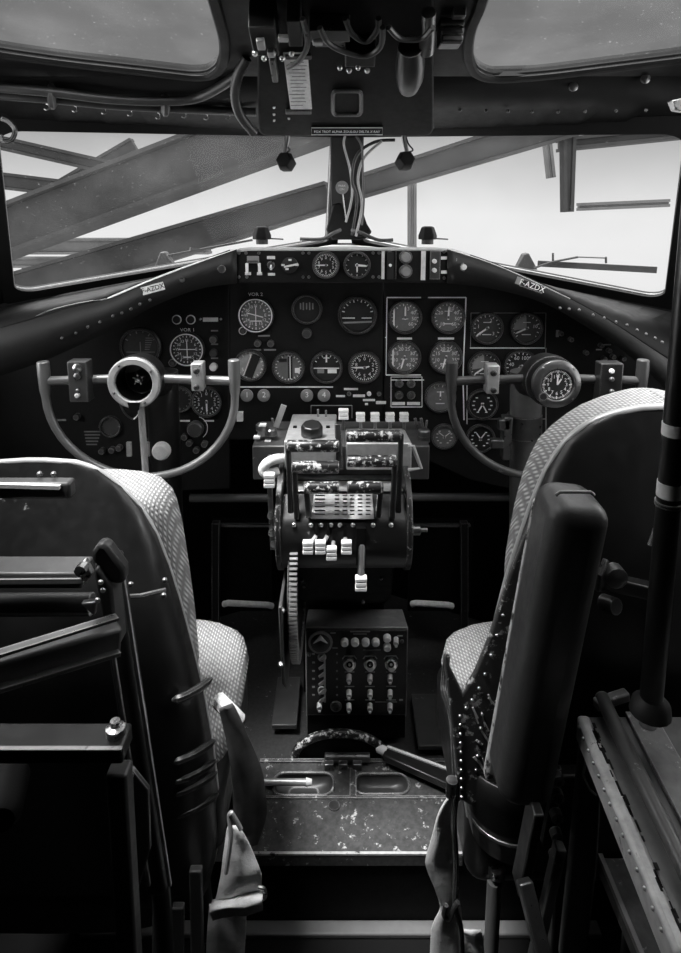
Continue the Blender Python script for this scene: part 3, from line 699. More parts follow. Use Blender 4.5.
gauge(405, 317, 15.5, face_g, 'upper left grey gauge of the four inside the white outline', ticks=18, span=(-140, 140), nums=['', '', '', '', 3, 40, 50, 60], needle=[(0, .75, .06)], extra=bar_side)
gauge(448, 317, 15.5, face_g, 'upper right grey gauge of the four inside the white outline', ticks=18, span=(-140, 140), nums=[10, '', 20, '', 30, 40, 50, 60], needle=[(2, .75, .06)], extra=pack)
gauge(404, 357, 15.5, face_g, 'lower left grey gauge of the four inside the white outline', ticks=18, span=(-150, 150), nums=[5, 10, 15, 20, 25, 30, 35, 40], needle=[(195, .8, .06)], extra=bar_side)
gauge(445.5, 357, 15.5, face_g, 'lower right grey gauge of the four inside the white outline', ticks=18, span=(-150, 150), nums=[5, 10, 15, 20, 25, 30, 35, 40], needle=[(195, .8, .06)], extra=pack)
gauge(440, 397, 14.5, face_g, 'plain grey gauge half behind the left horn of the right yoke', ticks=4, span=(-30, 30), nums=['', ''], needle=[(0, .5, .05)], extra=pack)
gauge(444, 436, 12, face_g, 'lowest grey gauge right of the throttle pedestal', ticks=0, extra=dual(0, 0), needle=[(-50, .7, .04), (50, .7, .04)], nd=pale)
gauge(486.5, 328, 15, face_m, 'left black gauge inside the thin grey box right of the white outline', ticks=14, span=(-130, 130), nums=[0, 1, '', 2, '', 3], needle=[(235, .9, .06)], extra=pack)
gauge(526, 328, 15, face_m, 'black gauge with a pale wedge inside the right end of the thin grey box', ticks=14, span=(-130, 130), nums=['', '', 5, '', 10, ''], needle=[(245, .85, .06)], extra=wedge)
gauge(484, 367, 15, face_m, 'gauge with a pale wedge above the left clip of the right yoke', ticks=14, span=(-130, 130), nums=[4, '', 8, '', 10, 12], needle=[(235, .85, .06)], extra=wedge)
gauge(520, 366, 16, face_d, 'black gauge half hidden by the right yoke hub', ticks=16, span=(-130, 130), nums=[0, 40, 60, 100, 120, 140], needle=[(230, .85, .05)], mk=white)
gauge(482, 404, 14.5, face_d, 'upper of two twin needle gauges left of the right control column', ticks=0, extra=dual(0, 0), needle=[(-150, .6, .05), (150, .6, .05)], mk=white)
gauge(480, 438, 13.5, face_d, 'lower of two twin needle gauges left of the right control column', ticks=0, extra=dual(0, 0), needle=[(-35, .6, .05), (35, .6, .05)], mk=white)
gauge(326, 265, 12.5, face_d, 'left round gauge of the glareshield strip ringed with numbers', YG, ticks=40, nums=n10, mk=white, needle=[(270, .8, .06)])
gauge(357, 265, 12.5, face_d, 'right round gauge of the glareshield strip with needle to the right', YG, ticks=12, nums=['', '', '', ''], mk=pale, needle=[(95, .85, .09), (180, .6, .06)])

# ================================================================== CONTROL YOKES
def yoke(cx, label, right):
    y = 1.25; s = S(382, y); c = P(cx, 381, y)
    t = thing('control_yoke', label, 'yoke', P(cx, 480, y), 'control yokes')
    k = P(cx+(-4 if right else 3), 381, y); R = 95*s
    pts = [k+V((-R, 0, 20*s)), k+V((-R, 0, 8*s)), k+V((-R*1.0, 0, -10*s))]
    for i in range(25):
        a = PI+PI*i/24; pts.append(k+V((R*math.cos(a), 0, -16*s+(R*.90)*math.sin(a))))
    pts += [k+V((R, 0, -10*s)), k+V((R, 0, 8*s)), k+V((R, 0, 22*s))]
    rs = [6*s, 6.2*s, 5.2*s]+[4.1*s]*25+[5.2*s, 6.2*s, 6*s]
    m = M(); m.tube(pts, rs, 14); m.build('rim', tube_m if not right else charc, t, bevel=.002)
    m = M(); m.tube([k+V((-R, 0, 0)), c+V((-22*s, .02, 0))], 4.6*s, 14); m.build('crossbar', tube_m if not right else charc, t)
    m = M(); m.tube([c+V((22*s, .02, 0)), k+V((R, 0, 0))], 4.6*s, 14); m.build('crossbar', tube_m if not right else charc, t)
    m = M(); m.lathe(c+Y*.075, TOME, [(0, 0), (18*s, 0), (24*s, .03), (26*s, .06), (26*s, .082), (20*s, .086), (19*s, .03), (0, .03)], 40); m.build('hub', black, t)
    if not right:
        m = M(); m.lathe(c-Y*.012, TOME, [(18.5*s, 0), (26*s, 0), (26*s, .006), (24.5*s, .009), (19.5*s, .009), (18.5*s, .006)], 40); rg = m.build('hub_ring', satin, t)
        q = M()
        for a in (.6, 2.2, 3.6, 5.2): q.dome(c+V((22*s*math.cos(a), -.021, 22*s*math.sin(a))), TOME, .003, .003)
        q.build('screws', black, rg)
        m = M(); m.lathe(c, TOME, [(0, -.05), (8*s, -.05), (8*s, -.035), (4*s, -.03), (4*s, -.014), (0, -.014)], 24); m.build('spindle', charc, t)
        m = M(); m.lathe(c+Y*.012, TOME, [(0, 0), (2.6*s, 0), (2.6*s, .008), (0, .009)], 12)
        for a in (.5, 1.7, 2.8, 4, 5.2): m.bar(c+Y*.012, c+V((6*s*math.cos(a), .012, 6*s*math.sin(a))), .003, .002)
        m.build('spindle_nut', steel, t)
        m = M(); m.prism([c+V((-6*s, -.02, -19*s)), c+V((6*s, -.02, -19*s)), c+V((4*s, -.02, -27*s)), c+V((-4*s, -.02, -27*s))], Y*-.006); m.build('key_slot', dark, t)
    else:
        m = M(); m.lathe(c+V((2*s, -.012, 0)), TOME, [(0, 0), (22*s, 0), (24*s, .006), (24*s, .014), (19*s, .020), (16*s, .020), (15.5*s, .016)], 40)
        ck = m.build('clock_case', gunm, t, bevel=.001)
        m = M(); d = c+V((2*s, -.028, 0)); m.lathe(d, TOME, [(0, 0), (15.5*s, 0)], 36)
        for i in range(60):
            a = 2*PI*i/60; p = lambda kk: d+V((math.sin(a)*kk*s, -.0006, math.cos(a)*kk*s))
            m.bar(p(14.5), p(12.6 if i % 5 else 11.5), .0004, .0009 if i % 5 else .002, 1, up=Y.cross(p(2)-p(1)).normalized())
        for i in range(12):
            a = 2*PI*i/12; m.text(str(i or 12), d+V((math.sin(a)*9*s, -.0007, math.cos(a)*9*s)), 5*s, mi=1)
        m.build('clock_dial', [face_d, white], ck)
        for a, l in ((0.0, 10), (.55, 7)): n = M(); n.bar(d-Y*.0015, d+V((math.sin(a)*l*s, -.0015, math.cos(a)*l*s)), .0006, .003, up=V((math.cos(a), 0, -math.sin(a)))); n.build('clock_hand', white, ck)
        n = M(); n.lathe(c+V((-12*s, -.03, -11*s)), TOME, [(0, 0), (4*s, 0), (4*s, .006), (0, .007)], 14); n.build('winder', black, ck)
        for a in (.8, 2.3, 3.9, 5.5): n = M(); n.dome(c+V((2*s+21*s*math.cos(a), -.026, 21*s*math.sin(a))), TOME, .005, .004); n.build('screw', gunm, ck)
    # lower spoke
    m = M()
    if not right: m.tube([c+V((3*s, .0, -26*s)), c+V((4*s, 0, -97*s))], 3.4*s, 12); m.build('spoke', satin, t)
    # fittings on the crossbar
    def fit(px, y0, y1, w, mt, name, dots, th=.02):
        a = P(px, y0, y-.004); b = P(px, y1, y-.004); mm = M(); mm.box((a+b)/2, (w*s, th+.012, (a-b).length)); o = mm.build(name, mt, t, bevel=.002)
        for py, mat_, rr in dots:
            q = M(); q.lathe(P(px, py, y-.004)-Y*(th/2+.006), TOME, [(0, 0), (rr*s, 0), (rr*s, .004), (rr*.6*s, .006), (0, .006)], 14); q.build('button', mat_, o)
    if not right:
        fit(81, 360, 400, 19, charc, 'switch_box', [(366, steel, 4.5), (374, gunm, 3.5), (393, pale, 2.6), (388, gunm, 2)])
        fit(198.5, 362, 389, 11.5, alum, 'switch_clip', [(369, black, 3.2), (385, black, 3)])
    else:
        fit(491.5, 364, 392, 12, alum, 'switch_clip', [(371, black, 3.2), (388, black, 3)])
        fit(608, 362, 402, 22, black, 'switch_box', [(369, white, 2.4), (377, gunm, 2.4), (389, gunm, 2.4), (397, white, 2.4)])
    # column behind
    top = P(cx+(-25 if right else 26), 384, 1.40); bot = P(cx+(-27 if right else 36), 640, 1.40)
    m = M(); m.tube([c+Y*.04, top], [18*s, 15*s], 16); m.build('neck', black, t)
    m = M(); m.tube([top+Z*.03, bot, V((bot.x, 1.40, ZF))], 15.5*S(420, 1.40), 20); col = m.build('column', colm if right else black, t)
    if right:
        m = M(); m.tube([P(cx-26, 414, 1.40), P(cx-26, 436, 1.40)], 17*S(420, 1.4), 20); m.build('clamp_band', gunm, col)
        m = M(); m.box(P(506, 437, 1.36), (.020, .03, .10)); m.box(P(504, 424, 1.355), (.026, .02, .025)); m.box(P(497, 443, 1.355), (.03, .02, .02)); m.build('bracket', gunm, col, bevel=.003)
    else:
        m = M(); q = P(162.5, 449.5, 1.355); r = 9*S(450, 1.355); m.lathe(q+Y*.02, TOME, [(0, 0), (r*.6, 0), (r*.6, .02), (r, .022), (r, .034), (r*.8, .042), (0, .044)], 24); o = m.build('trim_knob', pale, t); o['label'] = 'pale round knob'
        for x in (129, 147): m = M(); m.bar(P(x, 442, 1.28), P(x+.5, 456, 1.28), .007, .010); m.build('spoke_clip', alum, t)
        m = M(); m.tube(smoothpath([P(118, 398, 1.27), P(124, 412, 1.27), P(133, 419, 1.27), P(139, 414, 1.27)], 6), .0022, 6); m.build('wire', gunm, t)
yoke(136.5, 'left control yoke with an open ringed hub on a half round wheel', False)
yoke(550.5, 'right control yoke with a round clock in its hub, partly behind the right seat', True)

# ================================================================== THROTTLE PEDESTAL
tp = thing('throttle_pedestal', 'central throttle pedestal with worn levers, toggles and a trim wheel at its side', 'pedestal', V((0, 1.25, ZF)))
def X_(px, py, y): return P(px, py, y).x
# rear switch box with three top plates
yb0, yb1 = 1.26, 1.42
def tray(x0, x1, ptop, pfront, pbot, mt, name, y0=yb0, y1=yb1, bevel=.003):
    zt = P(0, pfront, y0).z; zb = P(0, pbot, y0).z
    z2 = P(0, ptop, y1).z
    a0, a1 = X_(x0, pfront, y0), X_(x1, pfront, y0)
    m = M(); m.prism([V((a0, y0, zb)), V((a0, y0, zt)), V((a0, y1, z2)), V((a0, y1, zb))], V((a1-a0, 0, 0))); return m.build(name, mt, tp, bevel=bevel)
tray(252, 430, 421, 446, 480, charc, 'switch_box')
tray(284, 336, 414, 441, 470, alum, 'knob_plate', y0=1.20)
tray(346, 412, 424, 443, 470, alum, 'lever_plate', y0=1.22)
c = P(312, 434, 1.235); sc_ = S(434, 1.24)
m = M(); m.lathe(c-Z*.004, V((0, -.25, 1)), [(0, 0), (11*sc_, 0), (11*sc_, .022), (9.5*sc_, .028), (0, .028)], 8); o = m.build('rotary_knob', black, tp, bevel=.002)
for q in ((295, 427), (328, 427)): m = M(); m.box(P(*q, 1.30), (.008, .008, .004)); m.build('slot', dark, tp)
# ribbed pale knobs on short stems (rear row)
def ribknob(c, w, h, d, name, parent, mt=pale):
    m = M()
    for i in range(3): m.box(c+Z*h*(i-1)/3, (w*(1 if i != 1 else .95), d, h/3*.86))
    m.box(c, (w*.88, d*.85, h)); return m.build(name, mt, parent, bevel=.0015)
for px, py, w, h in ((343.5, 414, 10, 11), (360.5, 417, 9, 9), (375, 417, 9, 9), (390, 417, 9, 9), (404, 417, 9, 9)):
    c = P(px, py, 1.36); s = S(py, 1.36)
    m = M(); m.bar(c, P(px, py+18, 1.36), .007, .007, up=Y); st = m.build('propeller_lever' if w < 10 else 'mixture_lever', gunm, tp); ribknob(c, w*s, h*s, .016, 'lever_knob', st)
m = M(); m.bar(P(338, 424, 1.24), P(340, 470, 1.20), .014, .014, up=Y); m.build('lever_stem', black, tp, bevel=.002)
# clutter of small levers/terminals
for i, (a, b, r) in enumerate((((276, 427), (284, 405), .008), ((272, 418), (274, 428), .003), ((415, 418), (418, 432), .004), ((421, 418), (424, 432), .004), ((427, 420), (425, 434), .003), ((318, 417), (318, 409), .003), ((326, 417), (326, 410), .003))):
    y = 1.36; m = M(); m.bar(P(*b, y), P(*a, y), r*1.6, r*.9, up=Y); m.build('toggle_lever', gunm if i else alum, tp, bevel=.001)
for q in ((262, 430), (271, 435), (424, 436), (424, 441)):
    c = P(*q, 1.30); m = M(); m.lathe(c, Z, [(0, 0), (.013, 0), (.013, .012), (.010, .015), (0, .015)], 14); m.build('selector_knob', gunm, tp)
for q in ((257, 437), (263, 425), (268, 441)): m = M(); m.box(P(*q, 1.29), (.013, .014, .004)); m.build('label_strip', pale, tp)
m = M()
for i in range(8): m.box(P(286+(i % 2)*3, 455+i*0.5, 1.25)+V((random.uniform(-.01, .01), 0, 0)), (.008, .01, .006))
m.build('terminal_strip', gunm, tp)
m = M(); m.tube(smoothpath([P(285, 459, 1.22), P(276, 459, 1.20), P(267, 463, 1.19), P(263, 470, 1.19), P(268, 474, 1.19), P(278, 472, 1.20)], 5), .010, 10); m.build('cable_hose', pale, tp)
m = M(); m.lathe(P(270, 457, 1.255), TOME, [(0, 0), (.006, 0), (.006, .003), (0, .004)], 10); m.build('screw', steel, tp)
# quadrant: rounded drum with slot, slanting top
yq0, yq1 = 1.12, 1.36
x0, x1 = X_(280, 540, yq0), X_(408, 540, yq0)
prof = [(1.30, H-.54), (1.30, P(0, 470, 1.30).z), (1.24, P(0, 482, 1.24).z), (1.175, P(0, 494, 1.175).z), (1.135, P(0, 518, 1.135).z), (1.122, P(0, 528, 1.122).z), (1.118, P(0, 545, 1.118).z), (1.125, P(0, 560, 1.125).z), (1.15, P(0, 568, 1.15).z)]
m = M(); m.prism([V((x0, a, b)) for a, b in prof], V((x1-x0, 0, 0))); m.build('quadrant', black, tp, bevel=.004)
for xs, nm in ((x0-.004, 'side_cheek'), (x1+.004, 'side_cheek')):
    m = M(); q = V((xs, 1.225, P(0, 520, 1.2).z)); m.lathe(q, X, [(0, -.006), (.108, -.006), (.108, .006), (0, .006)], 36); m.build(nm, blackw, tp, bevel=.002)
for px in (294, 311, 321, 331, 340, 353, 373, 391): m = M(); m.dome(P(px, 525, 1.123), TOME, 2.6*S(525, 1.12), .004, 12); m.build('screw', steel, tp)
for (a0, b0, a1, b1) in ((1.302, 470, 1.242, 481), (1.238, 483, 1.178, 493)):
    m = M(); xq0, xq1 = X_(288, 480, 1.2), X_(402, 480, 1.2)
    m.prism([V((xq0, a0, P(0, b0, a0).z+.002)), V((xq1, a0, P(0, b0, a0).z+.002)), V((xq1, a1, P(0, b1, a1).z+.002)), V((xq0, a1, P(0, b1, a1).z+.002))], Z*.003); m.build('cover_plate', alum, tp, bevel=.001)
# placard on the slanting face
q = [P(314, 494, 1.17), P(372, 494, 1.17), P(374, 519, 1.128), P(311, 519, 1.128)]
m = M(); m.prism(q, V((0, -.004, .002)))
nr = (q[1]-q[0]).cross(q[3]-q[0]).normalized(); nr = nr if nr.y < 0 else -nr
for r in range(6):
    for cx in (320, 337, 345, 352, 360, 368):
        tt = (r+.7)/6.6; a = P(cx, 494, 1.17).lerp(P(cx, 519, 1.128), tt); m.box(a+nr*.0055, ((10 if cx == 320 else 4.5)*S(505, 1.15), .001, .0022), mi=1)
m.build('placard', [alum, charc], tp)
m = M(); m.bar(P(313, 506, 1.150)+nr*.005, P(337, 506, 1.150)+nr*.005, .001, .001); m.build('placard_rule', charc, tp)
# slot and small levers of the quadrant
for i, (px, py, tx, ty) in enumerate(((308, 547, 317, 535), (320.5, 547, 328, 535), (331.5, 553, 334, 540), (346.5, 547, 345, 537))):
    c = P(px, py, 1.095); s = S(py, 1.09); m = M(); m.tube([P(tx, ty, 1.122), c], .004, 8); st = m.build('cowl_flap_lever', satin, tp); ribknob(c, 10.5*s, 14*s, .014, 'lever_knob', st)
    m = M(); m.box(P(tx, ty+1, 1.1195), (.006, .006, .05)); m.build('lever_slot', dark, tp)
m = M(); m.box(P(361, 546, 1.117), (.018, .008, .075)); m.build('lever_slot', dark, tp)
c = P(361, 583, 1.08); m = M(); m.tube([P(362, 545, 1.118), P(361, 577, 1.085)], .007, 10); st = m.build('shut_off_lever', gunm, tp); ribknob(c, 11.5*S(583, 1.08), 15*S(583, 1.08), .016, 'lever_knob', st)
# throttle grips with arms
def lever(gx0, gx1, gy, yg, ax, abot, yb, side, nm):
    s = S(gy, yg); r = 6.2*s
    a, b = P(gx0, gy, yg), P(gx1, gy, yg)
    m = M(); e = P(ax, gy, yg); foot = P(ax+(3 if side < 0 else -3), abot, yb)
    m.bar(e+Z*.006, foot, .010, .016, up=Y); o = m.build(nm, black, tp, bevel=.002)
    g = M(); g.tube([a, a.lerp(b, .03), a.lerp(b, .97), b], [r*.85, r, r, r*.85], 16); g.build('grip', worng, o)
lever(287, 339, 446, 1.16, 288, 515, 1.15, -1, 'propeller_lever')
lever(292, 339, 467, 1.135, 294, 518, 1.135, -1, 'propeller_lever')
lever(304, 339, 487.5, 1.115, 306, 516, 1.128, -1, 'mixture_lever')
lever(346, 401, 436, 1.17, 401, 515, 1.15, 1, 'throttle_lever')
lever(347, 396, 461, 1.14, 395, 518, 1.135, 1, 'throttle_lever')
lever(347, 382, 487.5, 1.115, 381, 516, 1.128, 1, 'mixture_lever')
for pp in (([(408, 446), (419, 470)], ), ):
    m = M(); m.tube([P(408, 446, 1.2), P(413, 446, 1.2), P(421, 468, 1.2), P(408, 470, 1.2)], .004, 8); m.build('side_bracket', satin, tp)
# left lever with a pale ribbed knob
m = M(); c = P(269.5, 480, 1.14); m.bar(c, P(273, 548, 1.15), .009, .012, up=Y); st = m.build('trim_lever', gunm, tp); ribknob(c, 11*S(480, 1.14), 15*S(480, 1.14), .016, 'lever_knob', st)
for q in ((271, 515), (272, 532), (274, 543)): m = M(); m.lathe(P(*q, 1.14), TOME, [(0, 0), (.007, 0), (.007, .006), (0, .008)], 10); m.build('bolt', steel, tp)
m = M(); m.lathe(P(412, 530, 1.15), X, [(0, 0), (.010, 0), (.010, .015), (.004, .018), (.004, .03), (0, .03)], 12); m.build('side_knob', gunm, tp)
# lower housing
xa, xb = X_(296, 600, 1.22), X_(392, 600, 1.22)
zh = P(0, 609, 1.42).z+.003; m = M(); m.prism([V((xa, 1.18, P(0, 566, 1.18).z)), V((xa, 1.47, P(0, 566, 1.18).z)), V((xa, 1.47, ZF)), V((xa, 1.432, ZF)), V((xa, 1.432, zh)), V((xa, 1.24, P(0, 598, 1.24).z))], V((xb-xa, 0, 0))); m.build('housing', dark, tp, bevel=.004)
for q in ((302, 580), (304, 586), (381, 578), (363, 602)): m = M(); m.dome(P(*q, 1.20), TOME, .004, .006); m.build('screw', gunm, tp)
# trim wheel, edge on
wy, wz, wr = 1.25, P(0, 572, 1.25).z, .175
xw = X_(290.5, 600, 1.08)
m = M(); m.lathe(V((xw, wy, wz)), X, [(0, -.008), (wr*.9, -.008), (wr*.9, .008), (0, .008)], 48); tw = m.build('trim_wheel', black, tp)
m = M()
for i in range(120):
    a = 2*PI*i/120; R3 = Matrix.Rotation(a, 3, 'X'); m.box(V((xw+.004, wy, wz))+R3@V((0, 0, wr*.93)), (.015, .0045, wr*.14), R3)
m.build('toothed_rim', alum, tw)
m = M(); m.prism([V((xw-.020, 1.05, wz+.05)), V((xw-.020, 1.09, wz-.14)), V((xw-.020, 1.14, wz-.19)), V((xw-.020, 1.25, wz-.19)), V((xw-.020, 1.25, wz+.05))], V((.006, 0, 0))); m.build('wheel_guard', charc, tw, bevel=.002)
for q in ((282, 610), (281, 664)): m = M(); m.dome(P(*q, 1.07), TOME, .006, .008); m.build('guard_bolt', steel, tw)

# ================================================================== RADIO BOX
yr = 1.29
rb = thing('radio_control_box', 'black radio control box with rows of pale knobs and toggles at the pedestal foot', 'radio', V((X_(356, 715, yr), yr, ZF)))
xa, xb = X_(305.5, 670, yr), X_(407.5, 670, yr); zt, zb = P(0, 628, yr).z, P(0, 716, yr+.01).z
yk = yr+.13
m = M(); m.prism([V((xa, yr+.004, zt)), V((xa, yk, P(0, 609, yk).z)), V((xa, yk, ZF)), V((xa, yr+.03, ZF)), V((xa, yr+.03, zb)), V((xa, yr+.004, zb+.002))], V((xb-xa, 0, 0))); m.build('case', mat('worn_box_paint', .24, .36, wear=.46, wearcol=.3, edge=.9, scale=45), rb, bevel=.003)
def RP(px, py, o=0.): return P(px, py, yr-o)
m = M(); m.box(V(((xa+xb)/2, yr+.012, (zb+.02+ZF)/2)), (xb-xa-.006, .02, zb+.02-ZF)); m.build('plinth', dark, rb)
m = M(); zz = [P(0, 629, yr).z, P(0, 714, yr).z]; m.box(V(((xa+xb)/2, yr, sum(zz)/2)), (xb-xa-.004, .008, zz[0]-zz[1])); fp = m.build('face_plate', blackw if False else black, rb, bevel=.0015)
def rk(px, py, r, mt, nm, h=.012, ring=None, o=.004):
    s = S(py, yr); m = M(); m.lathe(RP(px, py, o), TOME, [(0, 0), (r*s, 0), (r*s, h*.7), (r*.7*s, h), (0, h)], 18); ob = m.build(nm, mt, rb)
    if ring: q = M(); q.lathe(RP(px, py, o), TOME, [(r*1.1*s, 0), (r*1.35*s, 0), (r*1.35*s, h*.35), (r*1.1*s, h*.35)], 20); q.build('collar', ring, ob)
    return ob
for x in (344.5, 355, 365.5, 375.5): rk(x, 641, 4, pale, 'push_button')
for q in ((387, 637), (387, 646)): rk(*q, 3.9, pale, 'push_button')
o = rk(320.5, 642, 9, face_m, 'rotary_selector', .012, ring=greyk); m = M(); cc = RP(320.5, 642, .017); s = S(642, yr); m.prism([cc+V((-7*s, 0, -1*s)), cc+V((0, 0, 8*s)), cc+V((7*s, 0, -1*s)), cc+V((0, 0, 2.5*s))], Y*-.003); m.build('pointer', pale, o)
for x in (349.5, 370, 391):
    o = rk(x, 663, 4.6, pale, 'volume_knob', .020, ring=steel)
    m = M(); m.lathe(RP(x, 664, .023), TOME, [(0, 0), (3.1*s, 0), (3.1*s, .004), (0, .004)], 16); m.build('knob_cap', dark, o); m = M(); m.lathe(RP(x, 664, .026), TOME, [(0, 0), (1.4*s, 0), (1.2*s, .004), (0, .004)], 10); m.build('stud', steel, o)
def toggle(px, py):
    s = S(py, yr); o = rk(px, py-2, 3, gunm, 'toggle_switch', .006)
    m = M(); m.tube([RP(px, py-3, .008), RP(px, py+3, .022)], [2.3*s, 2.7*s], 10); m.build('toggle', pale, o); q = M(); q.lathe(RP(px, py+4, .018), TOME, [(0, 0), (1.7*s, 0), (1.4*s, .005), (0, .006)], 10); q.build('tip', white, o)
for r in (678, 693.5, 707):
    for x in (349, 370, 390): toggle(x, r)
toggle(319.5, 706); rk(336, 706, 4.4, gunm, 'phone_jack', .008, ring=greyk); toggle(396, 641)
rk(309, 654, 2.2, gunm, 'screw', .003); rk(402, 641, 2, gunm, 'screw', .003)
m = M(); m.bar(RP(324.5, 655, .012), RP(325, 702, .012), .004, .004, up=Y)
for y in (656, 665, 673, 681, 690, 698): m.prism([RP(324.5, y-2, .011), RP(318.5, y+2.5, .011), RP(319.5, y+4, .011), RP(324.5, y+2, .011)], Y*-.004)
m.build('lever_switch_bank', satin, rb)
for y in (657, 690): rk(322, y, 3.2, gunm, 'switch_ring', .006, ring=pale)
m = M()
for y in (654, 662.5, 671, 679, 687, 695): m.box(RP(313.5, y, .0045), (.006, .001, .004)); m.box(RP(337, y, .0045), (.004, .001, .004))
for x in (349.5, 370, 391):
    for y in (656, 672, 686.5, 700):
        m.box(RP(x, y, .0045), (.022, .001, .0022))
    for k in (-1, 1): m.bar(RP(x+k*7, 659, .0045), RP(x+k*4.5, 655.5, .0045), .001, .002)
m.box(RP(360, 631.5, .0045), (.045, .001, .003)); m.box(RP(372, 650, .0045), (.04, .001, .003)); m.box(RP(333, 633, .0045), (.012, .001, .003)); m.box(RP(335, 648, .0045), (.012, .001, .003))
m.box(RP(360, 634, .0045), (.03, .001, .002)); m.box(RP(400, 636, .0045), (.012, .001, .003)); m.box(RP(401, 700, .0045), (.008, .001, .004)); m.box(RP(386, 702, .0045), (.05, .001, .001))
m.build('panel_print', greyk, fp)

# ================================================================== UNDER THE PANEL: rails, foot bars
def rail(a, b, y, r, label, mt=colm, name='rail'):
    m = M(); m.tube([P(*a, y), P(*b, y)], r, 10); return tag(m.build(name, mt), label, 'rail', 'rails under the instrument panel')
rail((190, 498), (272, 498), 1.56, .011, 'black round rail under the panel left of the pedestal')
rail((404, 497), (520, 497), 1.56, .011, 'black round rail under the panel right of the pedestal')
for x0, x1, lab, x2, x3 in ((212, 272, 'dark recessed kick panel left of the pedestal', 224, 272), (410, 470, 'dark recessed kick panel right of the pedestal', 412, 452)):
    y = 1.62; t = thing('kick_panel', lab, 'panel', P((x0+x1)/2, 610, y), 'kick panels')
    m = M(); a, b = P(x0, 522, y), P(x1, 612, y); m.box((a+b)/2+Y*.015, (abs(b.x-a.x), .02, abs(a.z-b.z))); m.build('board', dark, t)
    m = M(); m.bar(P(x0, 525, y-.005), P(x1, 525, y-.005), .012, .006); m.build('top_edge', charc, t)
    m = M(); m.tube([P(x2, 604, y-.03), P(x2+4, 603, y-.04), P(x3-4, 605, y-.04), P(x3, 606, y-.03)], .0085, 10); o = m.build('foot_bar', pale, t); o['label'] = 'worn bright foot bar'
    m = M(); xe = x0+4 if x0 < 300 else x1-6; m.bar(P(xe, 522, y-.01), P(xe, 640, y-.01), .02, .02, up=Y); m.build('upright', black, t)

# ================================================================== FLOOR FITTINGS
fh = thing('floor_hatch', 'scuffed metal floor plate with two oval finger recesses at the edge of the step', 'hatch', V((0, 1.1, ZF)))
def GF(px, py, o=0.): q = G(px, py, ZF); return V((q.x, q.y, ZF+o))
ya, yb = 1.018, GF(340, 762).y
xl, xr, xm = GF(255, 800).x, GF(452, 800).x, GF(353, 790).x
recs = []
for (u0, v0, u1, v1) in ((273, 797, 333, 775), (355, 796, 407, 776)):
    a, b = GF(u0, v0), GF(u1, v1); recs.append(rrect(a.x, a.y, b.x, b.y, .022))
m = M()
outer = [(xl, ya), (xr, ya), (xr, yb), (xl, yb)]
m.holed(outer, recs, lambda a, b: V((a, b, ZF+.004)))
m.grid([[V((xl, ya, ZF+.004)), V((xr, ya, ZF+.004))], [V((xl, ya-.004, ZF-.0)), V((xr, ya-.004, ZF))], [V((xl, ya-.004, ZF-.022)), V((xr, ya-.004, ZF-.022))]])
m.build('plate', floorm, fh, smooth=False)
for rr in recs:
    m = M(); n = len(rr); cx = sum(p[0] for p in rr)/n; cy = sum(p[1] for p in rr)/n
    def rw(k, z): return [V((cx+(p[0]-cx)*k, cy+(p[1]-cy)*k, ZF+z)) for p in rr]
    m.grid([rw(1.03, .005), rw(1., .0055), rw(.97, -.004), rw(.86, -.014), rw(.5, -.018)], closed=True); m.add(rw(.5, -.018), [tuple(range(n))])
    fr_ = m.build('finger_recess', charc, fh, ang=70)
    m = M(); m.tube(rw(1.03, .005), .003, 8, closed=True); m.build('rim', floorm, fr_)
m = M(); m.bar(V((xl, yb-.004, ZF+.006)), V((xr, yb-.004, ZF+.006)), .008, .006); m.bar(GF(353, 771, .006), GF(353, 800, .006), .014, .004); m.bar(GF(262, 800, .006), GF(452, 800, .006), .006, .004); m.build('joint_strip', floorm, fh)
random.seed(3)
for i in range(11): m = M(); m.dome(GF(264+i*18+random.uniform(-2, 2), 839, .004), Z, .0026, .0015, 8); m.build('rivet', gunm, fh)
for i in range(9): m = M(); m.dome(GF(268+i*21+random.uniform(-2, 2), 804, .004), Z, .0026, .0015, 8); m.build('rivet', gunm, fh)
m = M(); m.bar(V((xl, ya-.002, ZF+.0035)), V((xr, ya-.002, ZF+.0035)), .005, .004); m.build('worn_edge', mat('worn_lip', .5, .4, wear=.5, wearcol=.05, scale=120, metal=.3), fh)
m = M(); m.lathe(GF(325, 763, .018)+V((.0, -.004, 0)), X, [(0, 0), (.01, 0), (.01, .10), (0, .10)], 12); 
for k in range(3): m.box(GF(329+k*14, 766, .012), (.02, .035, .016))
hg = m.build('hinge', gunm, fh, bevel=.002)
m = M(); m.lathe(GF(334, 808, .004), Z, [(0, 0), (.012, 0), (.012, .003), (0, .003)], 14)
m.build('plug', gunm, fh)
# half round wheel handle standing out of the floor
hy = 1.235; ce = P(340, 766, hy); rr = 45*S(750, hy)
t = thing('floor_handwheel', 'half sunk black handwheel with chipped rim behind the floor hatch', 'handwheel', V((ce.x, hy, ZF)))
m = M(); pts = [V((ce.x+rr*math.cos(PI*i/24), hy, ZF+.004+rr*.60*math.sin(PI*i/24))) for i in range(25)]
m.tube(pts, .0095, 12); m.build('rim', worng, t)
m = M(); m.add([p+Y*.004 for p in pts]+[p-Y*.004 for p in pts], [tuple(range(25)), tuple(range(49, 24, -1))]); m.build('web', dark, t)
t = thing('floor_lever', 'dark flat lever with a pale worn edge lying right of the floor handwheel', 'lever', GF(420, 775))
m = M(); m.bar(GF(385, 764, .03), GF(452, 792, .03), .034, .016, w2=.045); m.build('lever_arm', black, t, bevel=.003)
m = M(); m.lathe(GF(383, 762, .03), V((-1, .6, 0)), [(0, -.01), (.010, -.01), (.010, .012), (.006, .016), (0, .016)], 12); m.build('pivot', pale, t)
